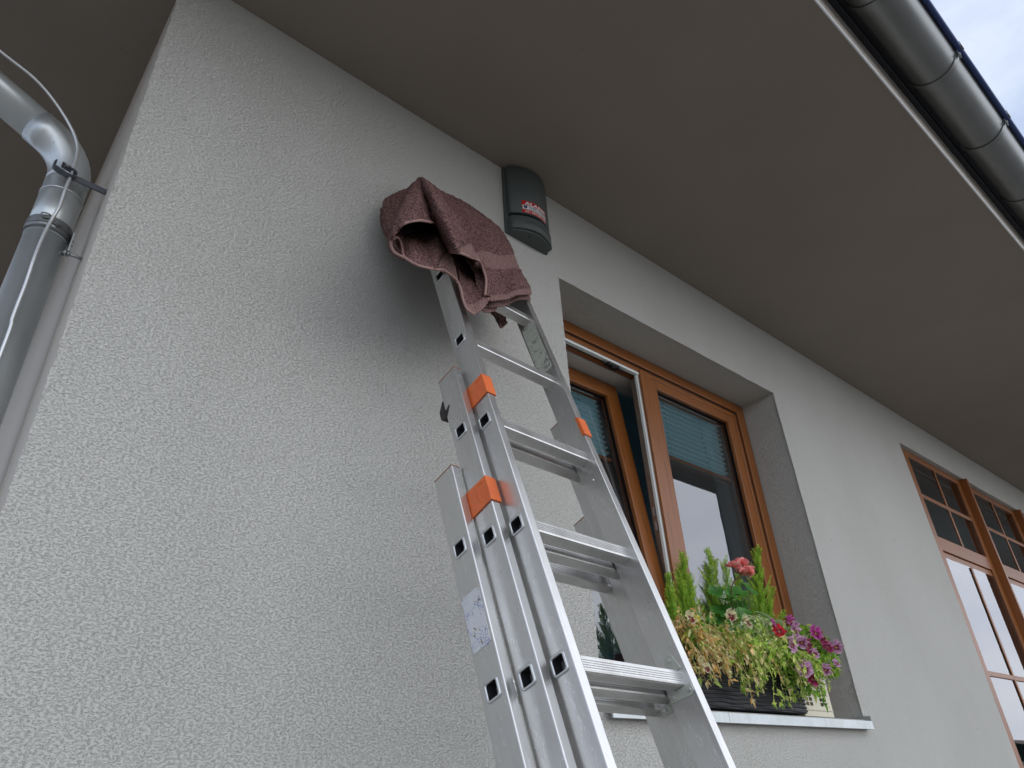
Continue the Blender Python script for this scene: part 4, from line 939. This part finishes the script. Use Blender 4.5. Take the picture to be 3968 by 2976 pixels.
lantern_face(-ld, hl); lantern_face(ld, hl)
bm = NB(); box(bm, -lw, -lw + 0.0018, -ld + 0.002, ld - 0.002, 0, lh); box(bm, lw - 0.0018, lw, -ld + 0.002, ld - 0.002, 0, lh); box(bm, -lw + 0.002, lw - 0.002, -ld + 0.002, ld - 0.002, 0, 0.002); obj('side_panel', bm, M_CREAM, hl)
bm = NB(); box(bm, -lw - 0.002, lw + 0.002, -ld - 0.004, -ld - 0.002, 0.0205, 0.0225); obj('ledge', bm, M_CREAM, hl)
bm = NB()
A = [bm.verts.new(p) for p in ((-lw, -ld - 0.003, lh + 0.001), (lw, -ld - 0.003, lh + 0.001), (lw, ld + 0.003, lh + 0.001), (-lw, ld + 0.003, lh + 0.001), (-lw * 0.9, 0, lh + 0.03), (lw * 0.9, 0, lh + 0.03))]
for f in ((0, 1, 5, 4), (2, 3, 4, 5), (1, 2, 5), (3, 0, 4), (3, 2, 1, 0)): bm.faces.new([A[i] for i in f])
obj('roof_panel', bm, M_CREAM, hl)

def jit(c, a): k = 1 + rnd.uniform(-a, a); return (c[0] * k, c[1] * k * (1 + rnd.uniform(-a, a) * 0.3), c[2] * k)
def frame_of(d, roll=0.0):
    d = Vector(d).normalized(); ref = Vector((0, 0, 1)) if abs(d.z) < 0.92 else Vector((1, 0, 0))
    u = d.cross(ref).normalized(); v = u.cross(d); c, s = cos(roll), sin(roll)
    return d, u * c + v * s, v * c - u * s
def leaf(vb, p, d, ln, wd, col, roll=0.0, cup=0.2, edge=None, n=3, droop=0.0):
    d, u, v = frame_of(d, roll); p = Vector(p); pts = []; cols = []
    for i in range(n + 1):
        s = i / n; w_ = wd * sin(pi * min(0.97, 0.06 + s * 0.94)) ** 0.8; c = p + d * ln * s + v * (cup * ln * s * s) * -1 + Vector((0, 0, -droop * ln * s * s))
        pts += [c - u * w_ / 2 + v * w_ * 0.12, c - v * w_ * 0.05, c + u * w_ / 2 + v * w_ * 0.12]
        e = edge or col; cols += [e, col, e]
    f = []
    for i in range(n):
        a = i * 3; f += [(a, a + 1, a + 4, a + 3), (a + 1, a + 2, a + 5, a + 4)]
    vb.add(pts, f, cols)
def stem(vb, pts, r, col, seg=5, taper=0.5):
    pts = [Vector(p) for p in pts]; n = len(pts); rows = []
    base = len(vb.v); P = []; 
    for i, p in enumerate(pts):
        t = (pts[min(i + 1, n - 1)] - pts[max(i - 1, 0)]).normalized(); _, u, v = frame_of(t)
        rr = r * (1 - taper * i / max(1, n - 1))
        P += [p + (u * cos(2 * pi * k / seg) + v * sin(2 * pi * k / seg)) * rr for k in range(seg)]
    F_ = [(i * seg + k, i * seg + (k + 1) % seg, (i + 1) * seg + (k + 1) % seg, (i + 1) * seg + k) for i in range(n - 1) for k in range(seg)]
    vb.add(P, F_, col)

# lemon cypresses: upright plumes of scale-leaved sprays
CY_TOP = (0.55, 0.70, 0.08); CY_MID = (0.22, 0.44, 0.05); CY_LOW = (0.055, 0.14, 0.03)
def spray(vb, p, d, ln, tipc, basec, wd=0.016):
    d, u, v = frame_of(d, rnd.uniform(0, 6)); p = Vector(p); n = max(5, int(ln / 0.0048))
    bend = Vector((0, 0, 1)) * 0.25
    cur = p; step = ln / n; dd = d.copy()
    for i in range(n):
        s = i / n; dd = (dd + bend * 0.10).normalized(); nx = cur + dd * step
        c = tuple(a + (b - a) * s for a, b in zip(basec, tipc)); c = jit(c, 0.22)
        w_ = wd * (1 - s * 0.75) * rnd.uniform(0.7, 1.2)
        for sg in (-1, 1):
            sd = (dd * 0.9 + u * sg * 0.8 + v * rnd.uniform(-0.5, 0.5)).normalized()
            q_ = cur + sd * w_; o = dd.cross(sd).normalized() * 0.0011
            tw = dd * 0.0024
            vb.add([cur - tw * 0.5, cur + tw * 0.7, q_ + tw * 0.4, q_ - tw * 0.6 + o], [(0, 1, 2, 3)], c)
            q2 = cur + sd * w_ * 0.55; s2 = (sd + v * sg * 0.8 + dd * 0.8).normalized()
            vb.add([q2 - tw * 0.4, q2 + tw * 0.5, q2 + s2 * w_ * 0.5 + tw * 0.3, q2 + s2 * w_ * 0.5 - tw * 0.4 + o], [(0, 1, 2, 3)], c)
        cur = nx
def cypress(label, base, tips, n_side):
    t = empty('lemon_cypress', base, label, 'conifer', 'small conifers in the window box')
    B = Vector(base); st = VB(); vb = VB()
    for tip, dens in tips:
        T = Vector(tip) - B; ax_pts = [Vector((0, 0, 0)), Vector((T.x * 0.35, T.y * 0.4, T.z * 0.45)), T]
        sp_ = spline(ax_pts, 26); stem(st, sp_, 0.0028, (0.20, 0.11, 0.05), 5, 0.85)
        H = T.length
        for i in range(int(n_side * dens)):
            s = (i + rnd.random()) / (n_side * dens); s = s ** 0.85
            k = min(24, int(s * 25)); p = sp_[k].lerp(sp_[k + 1], s * 25 - k)
            a = rnd.uniform(0, 2 * pi); out = Vector((cos(a), sin(a) * 0.75, 0)); up_ = rnd.uniform(0.6, 2.2)
            ln = H * (0.07 + 0.34 * (1 - s)) * rnd.uniform(0.65, 1.2)
            mixv = min(1, s * 1.1 + 0.1)
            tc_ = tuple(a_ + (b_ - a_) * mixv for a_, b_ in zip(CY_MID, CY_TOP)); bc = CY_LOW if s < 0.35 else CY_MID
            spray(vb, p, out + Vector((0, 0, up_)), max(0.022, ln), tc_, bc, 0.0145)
        spray(vb, sp_[-2], Vector((0, 0, 1)), 0.03, CY_TOP, CY_TOP, 0.008)
    st.build('stem', M_STRAW, t); vb.build('foliage', M_NEEDLE, t, smooth=False)
    return t
CY = [
 ('left-most lemon cypress, half hidden behind the ladder stile', (2.03, 0.085, 1.985), [((2.055, 0.09, 2.275), 1.0), ((2.01, 0.06, 2.22), 0.7)]),
 ('tall bushy lemon cypress between the ladder and the window mullion', (2.13, 0.09, 1.985), [((2.165, 0.09, 2.370), 1.5), ((2.115, 0.085, 2.30), 1.1), ((2.20, 0.10, 2.30), 0.8)]),
 ('slim pointed lemon cypress left of the pink geranium bloom', (2.30, 0.10, 1.985), [((2.340, 0.095, 2.415), 0.9), ((2.385, 0.10, 2.385), 0.8)]),
 ('feathery lemon cypress right behind the pink geranium bloom', (2.42, 0.11, 1.985), [((2.447, 0.095, 2.392), 0.8), ((2.535, 0.10, 2.345), 0.8)]),
 ('tallest lemon cypress in front of the right window stile', (2.60, 0.11, 1.985), [((2.705, 0.09, 2.478), 1.5), ((2.735, 0.08, 2.32), 0.9), ((2.66, 0.09, 2.36), 0.8), ((2.76, 0.07, 2.22), 0.6)]),
]
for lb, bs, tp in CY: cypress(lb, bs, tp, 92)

# geranium
ge = empty('geranium', (2.32, 0.03, 1.985), 'geranium with one double salmon pink bloom above dark round leaves', 'flower')
G0 = Vector((2.32, 0.03, 1.985)); vb = VB()
bl = Vector((2.375, -0.005, 2.305))
stem(vb, spline([Vector((-0.01, 0, 0.05)), Vector((-0.035, -0.03, 0.20)), Vector((-0.015, -0.03, 0.27)), bl - G0], 16), 0.0024, (0.16, 0.05, 0.035), 6, 0.1)
for a in range(9):
    an = a * 0.7; stem(vb, [bl - G0, bl - G0 + Vector((0.03 * cos(an), 0.016 * sin(an), 0.012))], 0.0011, (0.2, 0.09, 0.03), 4, 0.2)
vb.build('flower_stalk', M_LEAF, ge)
def round_leaf(name, c, r, nrm, col, edge, par, org, n=16):
    vb = VB(); d, u, v = frame_of(nrm, rnd.uniform(0, 6)); c = Vector(c); pts = [c - org]; cols = [jit(col, 0.08)]
    for ring, f in ((1, 0.5), (2, 1.0)):
        for k in range(n):
            a = 2 * pi * (k + 0.5) / n; rr = r * f * (1 + (0.09 * cos(a * 7) if ring == 2 else 0)) * (0.55 if abs(a - pi) < 0.25 and ring == 2 else 1)
            lift = 0.16 * r * (sin(a * 3) * 0.6 + 1) * f * f
            pts.append(c - org + u * cos(a) * rr + v * sin(a) * rr + d * (lift + (0.10 * r * (k % 2) if ring == 2 else 0))); cols.append(jit(col if ring == 1 else edge, 0.1))
    f_ = [(0, 1 + k, 1 + (k + 1) % n) for k in range(n)] + [(1 + k, 1 + n + k, 1 + n + (k + 1) % n, 1 + (k + 1) % n) for k in range(n)]
    vb.add(pts, f_, cols); return vb.build(name, M_LEAF, par)
GD, GE_ = (0.055, 0.20, 0.03), (0.10, 0.29, 0.045)
stv = VB()
for (x, z, s) in [(2.2272, 2.2291, 1.3), (2.309, 2.2289, 1.6), (2.2702, 2.2092, 1.3), (2.4174, 2.2544, 1.9), (2.2298, 2.1915, 1.6), (2.3639, 2.1932, 1.5), (2.2615, 2.1755, 1.2), (2.2299, 2.1558, 1.8), (2.2091, 2.122, 1.9), (2.35, 2.235, 1.3), (2.33, 2.15, 1.6), (2.30, 2.10, 1.5), (2.26, 2.08, 1.6)]:
    y = rnd.uniform(-0.02, 0.03); nr = Vector((rnd.uniform(-0.8, 0.4), rnd.uniform(-0.9, -0.3), rnd.uniform(0.25, 1.1)))
    round_leaf('leaf', (x, y, z), 0.0215 * s, nr, GD, GE_, ge, G0)
    stem(stv, spline([Vector((0, 0.01, 0.02)), (Vector((x, y, z)) - G0) * 0.55 + Vector((0, -0.01, 0.0)), Vector((x, y, z)) - G0], 8), 0.0016, (0.10, 0.16, 0.04), 5, 0.2)
stv.build('leaf_stalks', M_LEAF, ge)
vb = VB()
for cl, (dx, dz, dy, R_) in enumerate(((-0.045, 0.000, 0.0, 0.030), (-0.012, 0.014, -0.014, 0.030), (0.020, 0.018, 0.004, 0.028), (0.048, -0.002, -0.006, 0.030), (0.010, -0.012, -0.02, 0.028), (-0.020, -0.018, -0.014, 0.024), (0.035, -0.018, -0.014, 0.024))):
    c0 = bl - G0 + Vector((dx * 0.95, dy, dz * 1.1 + 0.020))
    for k in range(17):
        a = k * 2.399; el = 1.25 - 1.5 * (k / 17); dr = Vector((cos(a) * cos(el), sin(a) * cos(el) * 0.8 - 0.35, sin(el) * 0.9 + 0.05)).normalized()
        r_ = R_ * (0.55 + 0.45 * k / 17); bc = (1.0, 0.33, 0.31); tipc = (1.0, 0.56, 0.53); d, u, v = frame_of(dr, rnd.uniform(-0.8, 0.8)); base = c0 + dr * r_ * 0.2
        P = [base]; C_ = [(0.78, 0.14, 0.10)]
        for i, (f, wdt) in enumerate(((0.5, 0.5), (0.85, 0.68), (1.0, 0.45))):
            for sgx in (-1, -0.35, 0.35, 1):
                P.append(base + d * r_ * f * (1 - 0.12 * abs(sgx)) + u * sgx * r_ * wdt * 0.75 + v * r_ * (0.30 * f * f + 0.12 * rnd.uniform(-1, 1) * (i > 0))); C_.append(jit(bc if i < 2 else tipc, 0.1))
        fs = [(0, 1, 2), (0, 2, 3), (0, 3, 4)]
        for i in range(2):
            for j in range(3): a_ = 1 + i * 4 + j; fs.append((a_, a_ + 4, a_ + 5, a_ + 1))
        vb.add(P, fs, C_)
vb.build('flower_head', M_PETAL, ge)

# variegated plant in the middle
vg = empty('variegated_plant', (2.38, 0.0, 1.985), 'plant with green and white variegated leaves below the geranium', 'plant'); V0 = Vector((2.38, 0.0, 1.985)); st_ = VB()
for (x, z, s) in [(2.3644, 2.1602, 1.5), (2.415, 2.128, 1.5), (2.30, 2.135, 1.0), (2.335, 2.115, 1.1), (2.385, 2.115, 1.1), (2.36, 2.09, 1.0), (2.425, 2.098, 1.2), (2.34, 2.07, 1.0), (2.395, 2.07, 1.0), (2.31, 2.085, 0.9), (2.45, 2.09, 1.0), (2.44, 2.06, 1.0), (2.375, 2.04, 0.9)]:
    y = rnd.uniform(-0.06, -0.02); vb = VB(); d = Vector((rnd.uniform(0.1, 1), rnd.uniform(-0.6, -0.1), rnd.uniform(-0.7, 0.3)))
    leaf(vb, Vector((x, y, z)) - V0, d, 0.045 * s, 0.034 * s, jit((0.14, 0.36, 0.05), 0.15), rnd.uniform(-0.5, 0.5), 0.25, (0.66, 0.72, 0.46), 5, 0.2); vb.build('leaf', M_LEAF, vg)
    stem(st_, spline([Vector((0, 0.03, 0)), (Vector((x, y, z)) - V0) * 0.5 + Vector((0, 0.0, 0.02)), Vector((x, y, z)) - V0], 7), 0.0014, (0.22, 0.33, 0.10), 5, 0.2)
lv_ = VB()
for i in range(150):
    p = Vector((rnd.gauss(2.33, 0.07), rnd.uniform(-0.075, -0.01), rnd.uniform(2.03, 2.135))) - V0
    for j in range(3): leaf(lv_, p, Vector((rnd.uniform(-1, 1), rnd.uniform(-0.9, 0.1), rnd.uniform(-0.8, 0.8))), rnd.uniform(0.012, 0.024), rnd.uniform(0.008, 0.013), jit(rnd.choice(((0.34, 0.56, 0.14), (0.66, 0.74, 0.42), (0.82, 0.84, 0.58))), 0.15), rnd.uniform(-1, 1), 0.2, (0.80, 0.82, 0.58), 2, 0.2)
lv_.build('foliage', M_LEAF, vg, smooth=False)
st_.build('stems', M_LEAF, vg)

# pansies
PC = {'mauve': ((0.50, 0.24, 0.40), (0.64, 0.43, 0.56)), 'violet': ((0.36, 0.03, 0.20), (0.52, 0.16, 0.42)), 'crimson': ((0.20, 0.008, 0.05), (0.42, 0.07, 0.18)), 'red': ((0.50, 0.01, 0.02), (0.55, 0.03, 0.04)),
      'cream': ((0.60, 0.54, 0.30), (0.72, 0.67, 0.44)), 'yellow': ((0.62, 0.58, 0.10), (0.70, 0.66, 0.2))}
def pansy(par, org, kind, x, y, z, s, face=None):
    vb = VB(); c = Vector((x, y, z)) - org; nr = face or Vector((rnd.uniform(-0.75, 0.2), -1, rnd.uniform(-0.35, 0.35)))
    d, u, v = frame_of(nr, rnd.uniform(-0.3, 0.3)); r = 0.0215 * s; inner, outer = PC[kind]
    dark = (0.13, 0.004, 0.035) if kind != 'yellow' else (0.5, 0.4, 0.05)
    crumple = rnd.uniform(0.25, 0.65)
    for k, a0 in enumerate((270, 200, 340, 130, 50)):
        a0 = rad(a0 + rnd.uniform(-8, 8)); rw = 1.25 if k == 0 else 1.0
        P = [c]; C_ = [(0.62, 0.45, 0.04) if k == 0 else dark]; n = 6
        for ring, f in ((0, 0.38), (1, 0.75), (2, 1.05)):
            for j in range(n + 1):
                a = a0 + (j / n - 0.5) * 1.35 * rw; rr = r * f * (1 - 0.28 * (2 * j / n - 1) ** 2) * (1.05 if k == 0 else 1)
                wv = crumple * r * f * (sin(j * 2.1 + k) * 0.6 + rnd.uniform(-0.45, 0.45)) * (ring + 1) / 3
                P.append(c + u * cos(a) * rr + v * sin(a) * rr + d * (0.0012 * (k < 3) + wv + 0.12 * r * f))
                col = dark if (ring == 0 and (k < 3 or kind == 'crimson')) else (inner if ring < 2 else outer)
                if kind == 'cream' and ring == 1 and k < 1 : col = (0.25, 0.02, 0.04)
                C_.append(jit(col, 0.12))
        fs = [(0, 1 + j, 2 + j) for j in range(n)]
        for ring in range(2):
            for j in range(n): a_ = 1 + ring * (n + 1) + j; fs.append((a_, a_ + n + 1, a_ + n + 2, a_ + 1))
        vb.add(P, fs, C_)
    return vb.build('flower', M_PETAL, par)
LG = (0.28, 0.50, 0.06); LY = (0.60, 0.68, 0.13); LD = (0.08, 0.24, 0.035)
def pansy_plant(name, label, org, fls, foliage_box, nleaf, colors, grp='pansies in the window box'):
    t = empty(name, org, label, 'flower', grp); O_ = Vector(org); sv = VB(); lv = VB()
    for (kind, x, z, s) in fls:
        y = -0.110 + rnd.uniform(-0.010, 0.010); k_ = (1.425 + y) / 1.355; x *= k_; z = 1.6 + (z - 1.6) * k_; pansy(t, O_, kind, x, y, z, s * 0.98)
        e = Vector((x, y + 0.004, z)) - O_; stem(sv, spline([Vector((rnd.uniform(-0.02, 0.02), 0, 0.0)), e * 0.5 + Vector((0, 0.02, 0.04)), e + Vector((0, 0.01, 0.008)), e], 9), 0.0013, jit((0.26, 0.36, 0.08), 0.2), 4, 0.2)
    x0, x1, y0, y1, z0, z1 = foliage_box
    cx, cz, rx, rz = (x0 + x1) / 2, (z0 + z1) / 2, (x1 - x0) / 2, (z1 - z0) / 2
    for i in range(nleaf):
        while True:
            a, b = rnd.uniform(-1, 1), rnd.uniform(-1, 1)
            if a * a + b * b < 1 and not (cx + a * rx > 2.63 and cz + b * rz < 1.985): break
        p = Vector((cx + a * rx, rnd.uniform(y0, y1), cz + b * rz)) - O_
        for j in range(rnd.choice((3, 4, 5))):
            d = Vector((rnd.uniform(-1, 1), rnd.uniform(-0.9, 0.2), rnd.uniform(-0.9, 0.5)))
            leaf(lv, p, d, rnd.uniform(0.015, 0.032), rnd.uniform(0.008, 0.014), jit(rnd.choice(colors), 0.25), rnd.uniform(-1, 1), 0.15, None, 2, 0.3)
        if i % 3 == 0: stem(sv, spline([Vector((rnd.uniform(-0.05, 0.05), 0.0, 0)), p * 0.6 + Vector((0, 0, 0.02)), p], 6), 0.0011, jit((0.24, 0.36, 0.07), 0.2), 4, 0.2)
    sv.build('stems', M_LEAF, t); lv.build('foliage', M_LEAF, t, smooth=False)
    return t
FR = [('mauve', 2.5477, 2.1105, 1.5), ('violet', 2.532, 2.1394, 1.1), ('violet', 2.6977, 2.1153, 1.3), ('crimson', 2.7275, 2.0953, 1.3), ('mauve', 2.4986, 2.0557, 1.4), ('mauve', 2.5741, 2.0704, 1.1), ('crimson', 2.6148, 2.0589, 1.3), ('crimson', 2.7595, 2.0683, 1.1), ('mauve', 2.8262, 2.0753, 1.3), ('mauve', 2.6508, 2.0371, 0.9), ('mauve', 2.7958, 2.012, 0.8), ('mauve', 2.543, 1.9758, 1.45), ('mauve', 2.565, 1.985, 1.1), ('crimson', 2.5803, 1.9442, 1.3), ('mauve', 2.7011, 1.9835, 1.05)]
pansy_plant('pansy', 'purple and crimson pansies spilling over the right end of the window box', (2.58, 0.03, 1.985), FR, (2.46, 2.84, -0.085, 0.03, 1.88, 2.14), 420, (LG, LG, LY, LD))
pansy_plant('pansy', 'cream pansy with a maroon centre beside the ladder stile', (1.96, 0.0, 1.985), [('cream', 1.9196, 2.0857, 1.05), ('yellow', 1.9519, 2.0868, 0.6), ('cream', 1.9557, 1.94, 0.7)], (1.89, 1.98, -0.07, 0.01, 2.00, 2.08), 26, (LG, LD, LY))
pansy_plant('pansy', 'pale cream pansies above the dried trailing growth in mid box', (2.18, 0.0, 1.985), [('cream', 2.1491, 2.1182, 1.0), ('cream', 2.2363, 2.1069, 0.9)], (2.02, 2.30, -0.06, 0.01, 2.03, 2.10), 50, (LG, LY, (0.5, 0.5, 0.25)))
pansy_plant('pansy', 'red flower low between the variegated leaves and purple pansies', (2.43, 0.0, 1.985), [('red', 2.431, 2.0963, 1.2), ('violet', 2.4078, 2.1209, 0.75)], (2.40, 2.46, -0.06, 0.0, 2.03, 2.09), 12, (LG, LD))

# half-dried trailing plant hanging over the front of the box
tr = empty('trailing_plant', (2.2, 0.0, 1.99), 'half-dried straw coloured trailing plant hanging over the black planter', 'plant'); T0 = Vector((2.2, 0.0, 1.99))
DRY = [(0.78, 0.50, 0.18), (0.84, 0.62, 0.30), (0.62, 0.36, 0.11), (0.88, 0.72, 0.42), (0.84, 0.78, 0.45)]
MIDC = [(0.74, 0.74, 0.28), (0.84, 0.82, 0.42), (0.52, 0.60, 0.16), (0.84, 0.72, 0.40), (0.40, 0.56, 0.14)]
GRN = [(0.38, 0.60, 0.10), (0.62, 0.74, 0.17), (0.74, 0.80, 0.28), (0.20, 0.42, 0.06)]
sv = VB(); lv = VB(); nst = 360
for i in range(nst):
    s = rnd.random(); x = 1.86 + 0.76 * s
    pal = DRY if rnd.random() > 0.15 + s * 1.6 else (MIDC if rnd.random() > 0.15 + (s - 0.2) * 1.1 else GRN)
    reach = rnd.choice((0.05, 0.09, 0.12, 0.15)) * rnd.uniform(0.6, 1.15)
    z_end = 2.045 - reach * (0.7 + 0.55 * sin(s * 9 + 1) ** 2) if rnd.random() < 0.62 else rnd.uniform(2.01, 2.12)
    z_end = max(z_end, 1.845 if 0.35 < s < 0.95 else 1.90)
    yb = rnd.uniform(-0.03, 0.06); ye = -0.02 - rnd.random() ** 1.3 * 0.085 * (1.3 if 0.3 < s < 0.9 else 0.9)
    xd = x + rnd.uniform(-0.05, 0.07)
    p0 = Vector((x + rnd.uniform(-0.02, 0.02), yb, 2.0)); p1 = Vector((x + (xd - x) * 0.4, (yb + ye) / 2, 2.045 + rnd.uniform(-0.01, 0.035))); p2 = Vector((xd, ye, (2.03 + z_end) / 2)); p3 = Vector((xd + rnd.uniform(-0.015, 0.02), ye - rnd.uniform(-0.005, 0.01), z_end))
    pts = spline([p - T0 for p in (p0, p1, p2, p3)], 12)
    stem(sv, pts, 0.0010, jit(tuple(min(1, c * 1.1) for c in rnd.choice(pal)), 0.2), 3, 0.3)
    for k in range(2, 12):
        for rep in range(2):
            if rnd.random() < 0.80:
                d = Vector((rnd.uniform(-1, 1), rnd.uniform(-1.0, 0.3), rnd.uniform(-1.0, 0.9)))
                big = rnd.random() < 0.22
                leaf(lv, pts[k], d, rnd.uniform(0.007, 0.013) * (1.9 if big else 1), rnd.uniform(0.0045, 0.0080) * (1.9 if big else 1), jit(rnd.choice(pal), 0.25), rnd.uniform(-1.5, 1.5), 0.3, None, 2, 0.4)
    if rnd.random() < 0.55:    # star of sepals at the tip
        for k in range(5):
            a = k * 1.257 + rnd.random() * 0.6; d = Vector((cos(a), -0.35, sin(a) - 0.25)); leaf(lv, pts[-1], d, rnd.uniform(0.013, 0.020), 0.0065, jit(rnd.choice(pal[-3:]), 0.2), rnd.uniform(-0.5, 0.5), 0.3, None, 2, 0.2)
sv.build('stems', M_STRAW, tr); o = lv.build('foliage', M_STRAW, tr, smooth=False)

# a low neighbouring house far along the street, met only in the window reflections
nb = empty('neighbour_house', (52, -13, 0), 'low beige house with a tiled roof far down the street', 'house')
M_NW = mat('neighbour_wall', (0.40, 0.37, 0.31), 0.9)[0]; M_NR = mat('neighbour_roof', (0.22, 0.15, 0.10), 0.8)[0]
bm = NB(); box(bm, -9, 9, -5, 5, 0, 2.3); obj('wall', bm, M_NW, nb)
bm = NB(); q(bm, (-9.5, -5.5, 2.25), (9.5, -5.5, 2.25), (9.5, 0, 3.4), (-9.5, 0, 3.4)); q(bm, (-9.5, 0, 3.4), (9.5, 0, 3.4), (9.5, 5.5, 2.25), (-9.5, 5.5, 2.25)); obj('roof', bm, M_NR, nb)
bm = NB()
for x in (-6, -2, 2, 6): box(bm, x - 0.6, x + 0.6, -5.03, -5.005, 1.0, 2.0)
obj('window', bm, M_RUBBER, nb)
